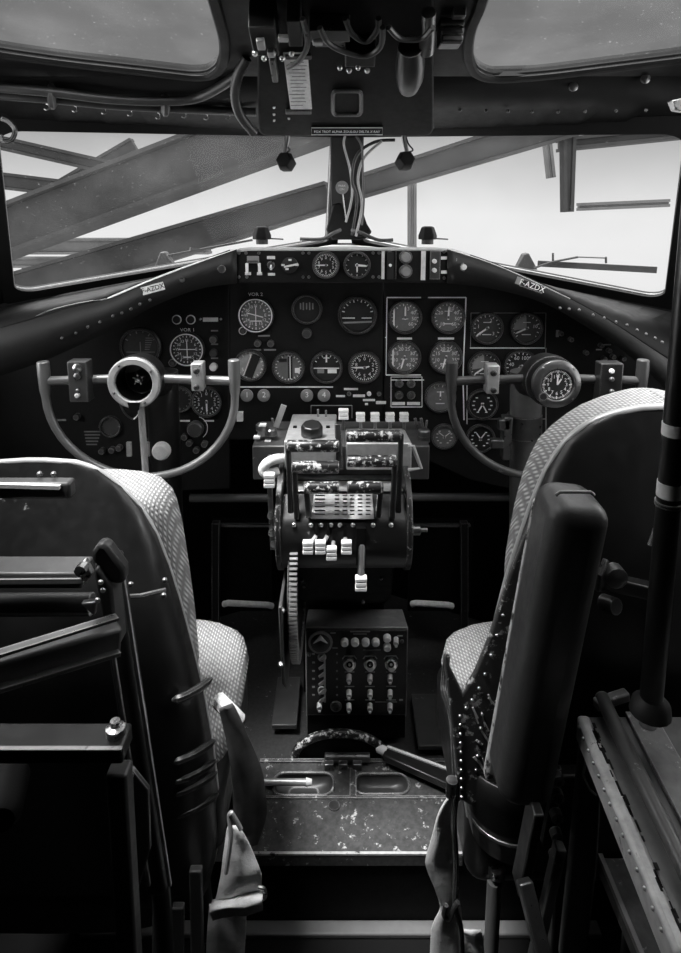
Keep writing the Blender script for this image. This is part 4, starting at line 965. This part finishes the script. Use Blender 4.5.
m = M(); m.bar(GF(387, 762, .039), GF(450, 786, .039), .006, .004); m.build('worn_edge', pale, t)
t = thing('socket_handle', 'short pale metal rod lying across the left finger recess', 'handle', GF(285, 790, .01))
m = M(); m.tube([GF(256, 789, .018), GF(306, 789.5, .018)], .0068, 12); m.build('rod', alum, t)
m = M(); m.tube([GF(306, 789.5, .018), GF(312, 789.5, .018)], [.009, .006], 12); m.build('tip', pale, t)
m = M(); m.box((GF(272, 735)+GF(300, 675))/2+Z*.004, (.06, .16, .012)); tag(m.build('floor_cover_plate', charc, bevel=.002), 'worn dark floor cover plate left of the radio control box', 'plate', 'cover plates on the floor')
m = M(); m.box(GF(432, 722, .004), (.085, .16, .012)); tag(m.build('floor_cover_plate', charc, bevel=.002), 'dark floor cover plate right of the radio control box', 'plate', 'cover plates on the floor')

# ================================================================== SEATS
def shell(cx, outl, yend, ybk, pw, n=21):
    k0 = P(*outl[0], yend).z
    """back shell rows from an outline of its right or left edge"""
    rows = []; rim = []
    for (px, py) in outl:
        e = P(px, py, yend); w = abs(e.x-cx); row = []
        for i in range(n):
            a = -PI/2+PI*i/(n-1); sx = math.copysign(abs(math.sin(a))**pw, math.sin(a)); row.append(V((cx+w*sx, yend-(yend-ybk)*min(max(k0-e.z, 0)/.22, 1)*abs(math.cos(a))**.55, e.z)))
        rows.append(row); rim.append((e.z, w))
    return rows, rim
def back(cx, outl, yend, ybk, parent, mt, rimmt, rimr, name='back_shell', inset=1.):
    rows, rim = shell(cx, outl, yend, ybk, .62)
    m = M(); m.grid(rows); o = m.build(name, mt, parent, solid=.008, ang=50)
    sgn = 1
    r = [V((cx+w, yend, z)) for z, w in reversed(rim)]; l = [V((cx-w, yend, z)) for z, w in rim]
    top = [p-Z*0 for p in rows[0]][::-1]
    m = M(); m.tube(smoothpath(r[:-1], 3)+[p for p in top]+smoothpath(l[1:], 3), rimr, 10); m.build('rim', rimmt, parent)
    return rows
def pillow(cx, outl, y0, y1, parent, mt, name, n=20):
    """upholstered pad: closed superellipse sections stacked along an outline"""
    rows = []
    pts = [P(px, py, (y0+y1)/2) for px, py in outl]
    pts = resample(pts, 20)
    def sec(w, z, k):
        out = []
        for i in range(n):
            a = 2*PI*i/n; c_, s_ = math.cos(a), math.sin(a)
            out.append(V((cx+w*math.copysign(abs(c_)**.35, c_), (y0+y1)/2+(y1-y0)/2*k*math.copysign(abs(s_)**.5, s_), z)))
        return out
    m = M(); z0 = pts[0].z; w0 = abs(pts[0].x-cx)
    rows = [sec(w0*.6, z0+.002, .5), sec(w0*.9, z0, .85)]+[sec(abs(p.x-cx), p.z, 1.) for p in pts[1:]]
    m.grid(rows, closed=True); m.add(rows[0], [tuple(range(n))]); m.add(rows[-1], [tuple(range(n))])
    return m.build(name, mt, parent, ang=60)
def cushion(c, sz, parent, mt, name, e=.35, n=28, k=10):
    m = M(); rows = []
    for j in range(k+1):
        b = -PI/2+PI*j/k; cb = abs(math.cos(b))**.35; sb = math.copysign(abs(math.sin(b))**.6, math.sin(b)); row = []
        for i in range(n):
            a = 2*PI*i/n; ca, sa = math.cos(a), math.sin(a)
            row.append(V((c[0]+sz[0]/2*cb*math.copysign(abs(ca)**.5, ca), c[1]+sz[1]/2*cb*math.copysign(abs(sa)**.45, sa), c[2]+sz[2]/2*sb)))
        rows.append(row)
    m.grid(rows, closed=True); return m.build(name, mt, parent, ang=80, weld=True)
def rivets_on(pts, y, parent, mt=steel, r=.003, name='rivets'):
    for q in pts:
        m = M(); m.dome(P(*q, y), TOME, r, r, 8); m.build('rivet', mt, parent)

# ---- left seat
CXL = -.435
ls = thing('pilot_seat', 'left pilot seat seen from behind with black metal back and light woven cushions', 'seat', V((CXL, .95, ZF)), 'pilot seats')
outL = [(46, 461), (76, 463), (98, 471), (120, 487), (140, 508), (155, 534), (167, 565), (178, 600), (190, 645), (201, 690), (210, 740), (216, 790), (218, 825), (212, 862)]
back(CXL, outL, .86, .76, ls, black, satin, .005)
pillow(CXL, [(120, 483), (148, 485), (164, 490), (172, 502), (180, 535), (187, 580), (193, 625), (197, 670)], .87, .99, ls, fabric, 'back_cushion')
zc = H-.79
cushion((CXL, 1.00, zc-.045), (2*abs(P(243, 655, 1.0).x-CXL), .34, .10), ls, fabric, 'seat_cushion')
m = M(); m.box((CXL, .99, zc-.15), (.50, .32, .12)); m.build('seat_pan', black, ls, bevel=.03, seg=4)
for sx in (-1, 1):
    for y in (.88, 1.12): m = M(); m.tube([V((CXL+sx*.2, y, zc-.2)), V((CXL+sx*.21, y, ZF))], .014, 10); m.build('leg', black, ls)
# ribs on the barrel, seam, back fittings
for py in (690, 752, 772, 784, 806):
    m = M(); pts = [P(172+(i/8)*(40+(py-690)*.05), py+10-22*(i/8)**1.6, .782+.055*(i/8)**2) for i in range(9)]; m.tube(pts, [.002]+[.006]*7+[.002], 8); m.build('stiffener_rib', black, ls)
m = M(); m.tube([P(118, 597, .752), P(140, 596, .755), P(165, 590, .785)], .003, 6); m.build('seam', gunm, ls)
rivets_on([(165, 580), (164, 595), (131, 584), (40, 474), (54, 474)], .75, ls, gunm, .004)
m = M(); m.box(P(25, 488, .745), (.12, .02, .022)); o = m.build('grab_handle', charc, ls, bevel=.004)
m = M(); m.bar(P(-10, 485, .732), P(60, 487, .732), .006, .005); m.build('worn_edge', pale, o)
m = M(); m.bar(P(-20, 572, .71), P(88, 572, .71), .04, 17*S(572, .71)); o = m.build('cross_rail', charc, ls, bevel=.003)
m = M(); m.bar(P(-20, 581, .69), P(84, 580, .69), .006, .006); m.build('worn_edge', alum, o)
m = M(); m.tube([P(-20, 605, .72), P(92, 604, .72)], .014, 12); m.build('cross_tube', charc, ls)
m = M(); m.tube([P(-20, 612, .71), P(90, 612, .71)], .004, 8); m.build('cross_wire', alum, ls)
m = M(); m.prism([P(72, 572, .68), P(84, 560, .68), P(92, 575, .68), P(86, 584, .68)], Y*.01); m.build('corner_bracket', steel, ls, bevel=.002)
m = M(); m.lathe(P(84, 566, .68), TOME, [(0, 0), (.007, 0), (.007, .012), (0, .014)], 8); m.build('bolt', steel, ls)
m = M(); m.prism([P(80, 604, .68), P(96, 602, .68), P(94, 617, .68)], Y*.01); m.build('corner_bracket', gunm, ls, bevel=.002)

# ---- folding frame behind the left seat
ff = thing('folding_frame', 'black channel post with a slanting arm standing behind the left seat', 'frame', V((P(165, 880, .66).x, .66, 0)))
m = M()
a, b = P(109, 556, .66), P(159, 885, .68)
m.bar(a, b, .030, 23*S(600, .64), up=X)
m.build('post', black, ff, bevel=.005)
for k, dx in ((-1, -10), (1, 11)):
    m = M(); m.bar(P(109+dx, 560, .64), P(159+dx, 885, .66), .004, .004, up=X); m.build('flange', satin, ff)
m = M(); m.prism([P(91, 553, .60), P(97, 544, .60), P(106, 545, .60), P(124, 570, .60), P(124, 585, .60), P(112, 585, .60), P(92, 562, .60)], Y*.018); m.build('post_cap', charc, ff, bevel=.006)
m = M(); m.prism([P(93, 572, .595), P(97, 567, .595), P(112, 590, .595), P(118, 650, .595), P(108, 652, .595), P(100, 610, .595)], Y*.03); m.build('gusset', charc, ff, bevel=.003)
rivets_on([(101, 582), (103, 590), (112, 641), (113, 652), (98, 600)], .593, ff, steel, .003)
m = M(); m.bar(P(-25, 678, .50), P(119, 636, .58), .02, 30*S(650, .54)); m.build('arm', charc, ff, bevel=.004)
m = M(); m.bar(P(-25, 661, .487), P(117, 617, .567), .010, .003); m.build('arm_edge', gunm, ff); m = M(); m.bar(P(-25, 696, .487), P(119, 652, .567), .010, .004); m.build('arm_edge', gunm, ff)
m = M(); m.tube([P(160, 880, .68), P(164, 930, .70), V((P(164, 930, .70).x, .70, 0))], .012, 10); m.build('foot', black, ff)
t = thing('side_shelf', 'dark flat shelf bar with a chipped front edge low at the left behind the seat', 'shelf', P(60, 740, .58))
m = M(); a = P(-25, 748, .56); b = P(123, 765, .56); yk = G(0, 722, a.z).y; m.box(V(((a.x+b.x)/2, (.56+yk)/2, (a.z+b.z)/2)), (b.x-a.x, yk-.56, a.z-b.z)); m.build('bar', black, t, bevel=.003)
m = M(); m.bar(P(-20, 749, .557), P(122, 749, .557), .005, .0025); m.build('worn_edge', alum, t)
m = M(); m.lathe(G(116, 734, a.z), Z, [(0, 0), (.010, 0), (.010, .008), (.005, .010), (.005, .016), (0, .016)], 12); m.build('bolt', steel, t)
m = M(); m.bar(P(119, 767, .575), V((P(125, 960, .575).x, .575, 0)), .022, 21*S(800, .575), up=X); m.build('leg', charc, t, bevel=.003)
m = M(); m.prism([P(132, 770, .61), P(148, 790, .61), P(150, 850, .61), P(134, 905, .61)], Y*.006); m.build('web_plate', black, t)
rivets_on([(131, 775), (131, 792), (131, 808), (131, 827), (131, 846)], .605, t, gunm, .0035)
m = M(); m.lathe(P(10, 775, .64), V((.3, -1, 0)), [(0, 0), (.022, 0), (.022, .05), (.016, .06), (0, .06)], 18); m.build('end_fitting', dark, t)
for a, b, lab in (((160, 884), (143, 953), 'slim dark strut leaning under the left seat'), ((178, 905), (164, 960), 'pale edged strut beside the leaning strut under the left seat'), ((196, 868), (192, 960), 'upright dark seat rail left of the left belt')):
    m = M(); e = P(*b, .72); m.bar(P(*a, .76), V((e.x, .72, 0)), .018, .012, up=Y); tag(m.build('strut', charc, bevel=.002), lab, 'strut', 'struts under the left seat')

# ---- right seat
CXR = .455
rs = thing('copilot_seat', 'right pilot seat seen from behind with woven edge and a raised leather armrest', 'seat', V((CXR, .92, ZF)), 'pilot seats')
outR = [(672, 407), (640, 409), (612, 415), (588, 425), (566, 443), (549, 468), (535, 500), (521, 540), (508, 580), (494, 635), (479, 690), (470, 735), (466, 780), (470, 815)]
back(CXR, outR, .82, .73, rs, black, satin, .0062)
outRf = [(660, 396), (640, 398), (612, 403), (585, 413), (560, 428), (540, 448), (528, 475), (519, 505), (512, 540), (507, 570), (507, 605), (506, 640)]
pillow(CXR, outRf, .825, .93, rs, fabric, 'back_cushion')
cushion((CXR, .98, zc-.035), (2*abs(P(446, 655, 1.0).x-CXR), .34, .10), rs, fabric, 'seat_cushion')
m = M(); m.box((CXR, .97, zc-.15), (.53, .34, .14)); m.build('seat_pan', black, rs, bevel=.03, seg=4)
# worn riveted side plate
y = .765
sp = [(544, 488), (552, 492), (520, 640), (500, 770), (492, 795), (470, 806), (460, 800), (455, 755), (449, 700), (444, 660), (446, 652), (450, 668), (463, 694), (475, 674), (489, 640), (510, 575)]
m = M(); m.prism([P(*q, y) for q in sp], Y*.01); pl = m.build('side_plate', mat('flaking_side_paint', .05, .4, wear=.52, wearcol=.6, edge=.6, scale=110), rs, bevel=.003)
rivets_on([(460+i*.2, 716+i*9) for i in range(10)]+[(466, 708), (472, 700), (479, 688), (485, 674), (491, 655), (497, 635), (503, 615)]+[(476+i*1.5, 770-i*14) for i in range(5)], y, pl, steel, .0028)
m = M()
random.seed(8)
for i in range(26):
    a = (478+random.uniform(-6, 22), 775-i*3.2+random.uniform(-5, 5)); m.bar(P(*a, y-.001), P(a[0]+random.uniform(3, 9), a[1]+random.uniform(4, 16), y-.001), .001, random.uniform(.001, .003), up=X)
m.build('flaked_paint', pale, pl)['kind'] = 'stuff'
m = M(); m.tube(smoothpath([P(447, 655, .95), P(444, 690, .93), P(452, 720, .86), P(455, 760, .82), P(458, 800, .80)], 5), .006, 8); m.build('edge_tube', black, rs)
# armrest, raised
m = M(); A, B = P(574, 492, .69), P(517, 784, .70); m.bar(A, B, .085, 57*S(620, .7), up=X)
ar = m.build('armrest', leather, rs, bevel=.024, seg=5)
m = M(); A2, B2 = P(547, 500, .725), P(495, 778, .725); m.bar(A2, B2, .02, .032, up=X); m.build('armrest_side', mat('frayed_side', .40, .7, wear=.62, wearcol=.02, scale=85, var=.8), ar, bevel=.006)
m = M(); m.tube([P(556, 495, .652), P(560, 492, .650), P(590, 492, .650), P(594, 495, .652)], .002, 8); m.build('piping', greyk, ar)
# barrel skirt
m = M(); rows = []
for py, k in ((778, 1.), (800, 1.02), (822, 1.0), (832, .96)):
    row = []
    for i in range(15):
        a = -PI*.55+PI*1.1*i/14; cxx = P(512, py, .78).x; row.append(V((cxx+.062*k*math.sin(a), .80-.06*k*math.cos(a), P(0, py, .76).z)))
    rows.append(row)
m.grid(rows); m.build('skirt', black, rs, solid=.006, ang=60)
m = M(); m.tube([p-Y*.003 for p in rows[-1]], .0035, 8); m.build('skirt_bead', gunm, rs)
for px, y_ in ((497, .80), (640, .80), (560, 1.1), (640, 1.1)):
    e = P(px, 830, y_); m = M(); m.tube([V((e.x, y_, zc-.2)), V((e.x, y_, 0 if y_ < 1 else ZF))], 7.5*S(880, .8), 12); lg = m.build('leg', tube_m if px == 497 else black, rs)
    if px == 497: m = M(); m.tube([P(px, 866, .80), P(px, 874, .80)], .013, 12); m.build('collar', steel, lg)
# fittings right of the armrest
m = M(); m.bar(P(602, 580, .72), P(655, 592, .72), .02, .018); m.build('lock_bar', black, rs, bevel=.003)
m = M(); m.lathe(P(612, 572, .70), TOME, [(0, 0), (.013, 0), (.013, .015), (.006, .02), (0, .02)], 12); m.build('lock_knob', gunm, rs)
m = M(); m.lathe(P(603, 602, .70), V((.5, -1, .3)), [(0, 0), (.010, 0), (.010, .02), (0, .022)], 12); m.build('lock_pin', gunm, rs)
m = M(); m.tube([P(606, 560, .70), P(600, 575, .69), P(598, 590, .69)], .004, 8); m.build('lock_lever', gunm, rs)
m = M(); m.tube([P(664, 528, .735), P(655, 530, .735), P(650, 545, .735)], .003, 8); m.build('back_loop', charc, rs)

# ---- struts under the right seat
def strut(a, ya, b, yb, w, h, lab, mt=charc, up=X):
    A, B = P(*a, ya), P(*b, yb)
    if b[1] > 900: B = A+(B-A)*((A.z-.002)/(A.z-B.z))
    m = M(); m.bar(A, B, w, h, up=up); return tag(m.build('strut', mt, bevel=.002), lab, 'strut', 'struts under the right seat')
strut((536, 804), .655, (520, 885), .66, .03, .013, 'short upright strut directly below the raised armrest', black)
strut((524, 880), .63, (548, 975), .58, .02, .017, 'slanting channel strut with pale edges running down right of the seat leg', gunm)
strut((560, 845), .655, (534, 960), .64, .016, .013, 'dark strut leaning left between channel strut and wide post', charc)
t = thing('track_post', 'dark post with a column of bolts standing right of the armrest foot', 'post', V((P(570, 953, .70).x, .70, 0)))
m = M(); a = P(573, 770, .715); m.bar(a, V((P(563, 953, .715).x, .715, 0)), .02, .036, up=X); m.build('post', black, t, bevel=.003)
for q in ((556, 775), (556, 792), (555, 812), (555, 831), (554, 852)): m = M(); m.lathe(P(*q, .695), TOME, [(0, 0), (.008, 0), (.008, .01), (.004, .013), (0, .013)], 10); m.build('bolt', charc, t)
m = M(); m.prism([P(542, 845, .71), P(556, 770, .71), P(562, 770, .71), P(562, 850, .71), P(553, 865, .71)], Y*.008); m.build('flange_plate', black, t)

# ---- side console (table) at right
sc = thing('side_console', 'grey side console with a tube edged worn table top at the right', 'console', V((P(640, 900, .5).x+.15, .55, 0)))
zt = H-.60
cor = [(586, 716), (681, 936)]
Pn = [G(586, 716, zt), G(690, 957, zt)]
far_r = G(700, 716, zt)
m = M(); m.prism([Pn[0], Pn[1], V((Pn[1].x+.35, Pn[1].y, zt)), V((Pn[0].x+.35, Pn[0].y, zt))], V((0, 0, -.02)))
m.build('table_top', mat('worn_grey_top', .085, .4, wear=.2, wearcol=.25, edge=.5, scale=30, var=.7), sc, bevel=.003)
dv = (Pn[1]-Pn[0]).normalized()
m = M(); m.bar(Pn[0]+V((-.004, 0, -.014)), Pn[1]+V((-.004, 0, -.014)), .016, .034); m.build('edge_rail', mat('edge_grey', .38, .36, wear=.34, wearcol=.02, edge=1.2, scale=70, var=.6), sc, bevel=.005)
sh = V((.030, 0, 0))
m = M(); m.tube([Pn[0]+sh*.75+V((0, .012, .016)), Pn[1]+sh*.75+Z*.016], .0085, 14); m.build('edge_tube', charc, sc)
m = M(); m.bar(Pn[0]+V((.065, 0, .003)), Pn[1]+V((.065, 0, .003)), .035, .006); m.build('hinge_strip', greyp, sc, bevel=.001)
m = M(); m.bar(Pn[0]+V((.012, .004, .012)), Pn[0]+V((.055, .014, .018)), .012, .012); m.build('end_flap', greyp, sc, bevel=.002)
m = M(); m.lathe(Pn[0]+V((.065, -.02, .006)), Z, [(0, 0), (.010, 0), (.008, .006), (0, .008)], 12); m.build('screw', alum, sc)
m = M(); a, b = P(586, 728, .69), P(578, 960, .69)
m.prism([P(581, 745, .68), P(604, 765, .68), P(598, 870, .67), P(587, 960, .67), P(560, 960, .67), P(571, 850, .68)], Y*.012); m.build('front_leg', colm, sc, bevel=.004)
m = M(); m.box((.56, .45, .35), (.38, .22, .62)); m.build('cabinet', black, sc)
zl = H-.86
q0, q1 = G(600, 857, zl), G(645, 965, zl)
m = M(); m.prism([q0, q1, V((q1.x+.25, q1.y, zl)), V((q0.x+.25, q0.y, zl))], Z*-.03); m.build('lower_shelf', greyp, sc, bevel=.003)
m = M(); m.bar(q0+Z*.002, q1+Z*.002, .006, .008); m.build('shelf_edge', alum, sc)
m = M(); m.tube([P(586, 760, .66), P(583, 775, .66), P(590, 790, .66), P(596, 795, .66)], .0015, 6); m.build('wire', alum, sc)
for i in range(14):
    q = Pn[0].lerp(Pn[1], .05+i*.066)+V((-.0125, 0, -.004)); m = M(); m.dome(q, V((-1, -.3, .2)), .0022, .002, 8); m.build('rivet', alum, sc)
random.seed(11); m = M()
for i in range(34):
    k = random.uniform(.02, .95); q = Pn[0].lerp(Pn[1], k)+V((.001+random.uniform(-.003, .003), 0, .0032)); m.bar(q, q+dv*random.uniform(.004, .018), random.uniform(.001, .004), .0008)
m.build('paint_chips', dark, sc)['kind'] = 'stuff'
# pole at right
t = thing('support_pole', 'black pole with two pale tape bands rising past the right seat', 'pole', V((P(640, 720, .6).x, .6, zt)))
m = M(); a, b = P(687, 300, .60), P(650, 712, .62); m.tube([b+(a-b)*((ceil_z(.58)-b.z)/(a.z-b.z)), b], 12*S(500, .6), 16); m.build('pole', black, t)
for y0, y1 in ((410, 421), (466, 480)):
    k0, k1 = (y0-300)/412, (y1-300)/412; m = M(); m.tube([a.lerp(b, k0), a.lerp(b, k1)], 12.6*S(500, .6), 16); o = m.build('tape_band', pale, t); o['label'] = 'pale tape band'
m = M(); m.lathe(b, Z, [(0, 0), (.022, 0), (.020, .012), (.012, .02), (0, .02)], 16); m.build('base', rubber, t)
m = M(); k0 = (485-300)/412; m.tube([a.lerp(b, k0), a.lerp(b, k0+.01)], 13.5*S(500, .6), 16); m.build('collar', black, t)

# ================================================================== SEAT BELTS
def ribbon(pts, widths, dirs, mt, name, parent, t=.003):
    pts = smoothpath(pts, 6); n = len(pts); k = len(widths)
    def lerp(arr, u):
        i = min(int(u*(k-1)), k-2); f = u*(k-1)-i; return arr[i]*(1-f)+arr[i+1]*f
    m = M(); rows = []
    for i, p in enumerate(pts):
        u = i/(n-1); w = lerp(widths, u); d = lerp([V(x) for x in dirs], u).normalized(); b = V((0, .003*math.sin(u*14), 0)); rows.append([p-d*w/2, p-d*w/6+b, p+d*w/6-b, p+d*w/2])
    m.grid(rows); return m.build(name, mt, parent, solid=t, ang=80)
y = .80
t = thing('seat_belt', 'dark canvas belt with folded pale end hanging off the left seat', 'belt', P(240, 900, y), 'seat belts')
ribbon([P(226, 706, y), P(236, 735, y), P(247, 775, y), P(250, 815, y), P(244, 845, y)], [.02, .03, .045, .05, .04], [(1, .6, 0), (1, .5, 0), (1, .4, 0), (1, .2, 0), (1, 0, .1)], webd, 'strap', t)
ribbon([P(233, 826, y-.03), P(237, 850, y-.035), P(240, 880, y-.04), P(236, 905, y-.03)], [.015, .04, .065, .075], [(1, 0, .2), (1, 0, .25), (1, 0, .3), (1, 0, .28)], web, 'folded_end', t)
ribbon([P(238, 896, y-.035), P(236, 906, y-.05), P(238, 914, y-.035)], [.076, .078, .076], [(1, 0, .25)]*3, web, 'stitched_fold', t, .004)
ribbon([P(228, 905, y-.02), P(226, 940, y-.02), P(224, 985, y-.02)], [.056, .058, .058], [(1, 0, 0)]*3, web, 'lower_strap', t)
m = M(); m.tube(smoothpath([P(241, 829, y-.04), P(233, 815, y-.04), P(231, 813, y-.04), P(229, 818, y-.04), P(231, 838, y-.045), P(226, 873, y-.05)], 5), .0032, 8); m.build('wire_hook', satin, t)
m = M(); m.tube(smoothpath([P(258, 887, y-.04), P(264, 889, y-.04), P(265, 897, y-.04), P(259, 900, y-.04)], 5), .003, 8); m.build('ring', steel, t)
m = M(); m.tube(smoothpath([P(218, 700, .84), P(224, 706, .83), P(232, 714, .82), P(240, 722, .82)], 5), [.012]*15+[.005], 8); m.build('frayed_end', piping, t)
y = .745
t = thing('seat_belt', 'pale canvas belt hanging twisted from the left side of the right seat', 'belt', P(450, 920, y), 'seat belts')
ribbon([P(451, 797, y), P(446, 812, y), P(444, 835, y), P(440, 862, y), P(446, 885, y), P(450, 905, y), P(447, 930, y), P(446, 985, y)], [.012, .024, .036, .042, .034, .03, .045, .05], [(1, .5, 0), (1, .4, 0), (1, .2, 0), (1, .1, 0), (1, .4, 0), (1, .3, 0), (1, 0, 0), (1, 0, 0)], web, 'strap', t)
ribbon([P(466, 930, y+.02), P(468, 950, y+.02), P(468, 985, y+.02)], [.045, .047, .047], [(1, 0, 0)]*3, web, 'strap_tail', t)
m = M(); m.tube(smoothpath([P(452, 786, y), P(455, 778, y), P(457, 790, y), P(454, 820, y-.01), P(456, 860, y-.01), P(455, 895, y-.02), P(456, 912, y-.02), P(461, 930, y-.02), P(462, 970, y-.02)], 5), .004, 8); m.build('cord', black, t)
m = M(); m.tube(smoothpath([P(446, 905, y-.03), P(444, 915, y-.03), P(449, 919, y-.03), P(454, 908, y-.03), P(458, 902, y-.03)], 5), .0035, 8); m.build('snap_hook', gunm, t)
m = M(); m.tube([P(452, 780, y-.01), P(450, 796, y-.01)], [.008, .006], 10); m.build('hook_top', steel, t)

# ================================================================== LIGHT
W = bpy.data.worlds.new('sky'); bpy.context.scene.world = W; W.use_nodes = True
nt = W.node_tree; N = nt.nodes; L = nt.links; bg = N['Background']
tc = N.new('ShaderNodeTexCoord'); sep = N.new('ShaderNodeSeparateXYZ'); L.new(tc.outputs['Generated'], sep.inputs[0])
rp = N.new('ShaderNodeValToRGB'); mr = N.new('ShaderNodeMapRange'); mr.inputs[1].default_value = -1; mr.inputs[2].default_value = 1
L.new(sep.outputs['Z'], mr.inputs[0]); L.new(mr.outputs[0], rp.inputs[0])
el = rp.color_ramp.elements
def st(z, v):
    e = el.new((z+1)/2); e.color = (v, v, v, 1)
el[0].position = 0; el[0].color = (.12, .12, .12, 1); el[1].position = 1; el[1].color = (1.4, 1.4, 1.4, 1)
st(-.3, .26); st(-.04, .29); st(0., .28); st(.10, .16); st(.20, .062); st(.30, .055); st(.42, 1.2); st(.75, 1.4)
ry = N.new('ShaderNodeMapRange'); ry.inputs[1].default_value = .80; ry.inputs[2].default_value = .35; ry.inputs[3].default_value = 1.; ry.inputs[4].default_value = 6.5
L.new(sep.outputs['Y'], ry.inputs[0])                       # sky boosted to the sides and rear, added as fill for the panel
mz = N.new('ShaderNodeMapRange'); mz.inputs[1].default_value = .55; mz.inputs[2].default_value = .25; mz.inputs[3].default_value = 0.; mz.inputs[4].default_value = 1.
L.new(sep.outputs['Z'], mz.inputs[0])
ml = N.new('ShaderNodeMix'); ml.data_type = 'FLOAT'; ml.inputs[2].default_value = 1.; L.new(mz.outputs[0], ml.inputs[0]); L.new(ry.outputs[0], ml.inputs[3])
vm = N.new('ShaderNodeVectorMath'); vm.operation = 'SCALE'; L.new(rp.outputs[0], vm.inputs[0]); L.new(ml.outputs[0], vm.inputs['Scale'])
L.new(vm.outputs[0], bg.inputs['Color']); bg.inputs['Strength'].default_value = 3.0
sun = bpy.data.lights.new('sun', 'SUN'); sun.energy = 9; sun.angle = math.radians(18)
so = bpy.data.objects.new('sun', sun); C.objects.link(so); so.rotation_euler = V((.33, .10, -1.)).to_track_quat('-Z', 'Y').to_euler()

# ================================================================== CAMERA
cam = bpy.data.cameras.new('camera'); co = bpy.data.objects.new('camera', cam); C.objects.link(co)
co.location = (0, 0, H); co.rotation_euler = (math.radians(90)-PITCH, 0, 0)
cam.sensor_fit = 'VERTICAL'; cam.sensor_height = 36; cam.sensor_width = 36*681/953
cam.lens = 36*F/953; cam.shift_y = -(476.5-PPY)/953; cam.clip_start = .02
sc_ = bpy.context.scene; sc_.camera = co
sc_.view_settings.view_transform = 'Standard'; sc_.view_settings.look = 'None'; sc_.view_settings.exposure = 0.0; sc_.view_settings.gamma = 1; sc_.view_settings.use_curve_mapping = False
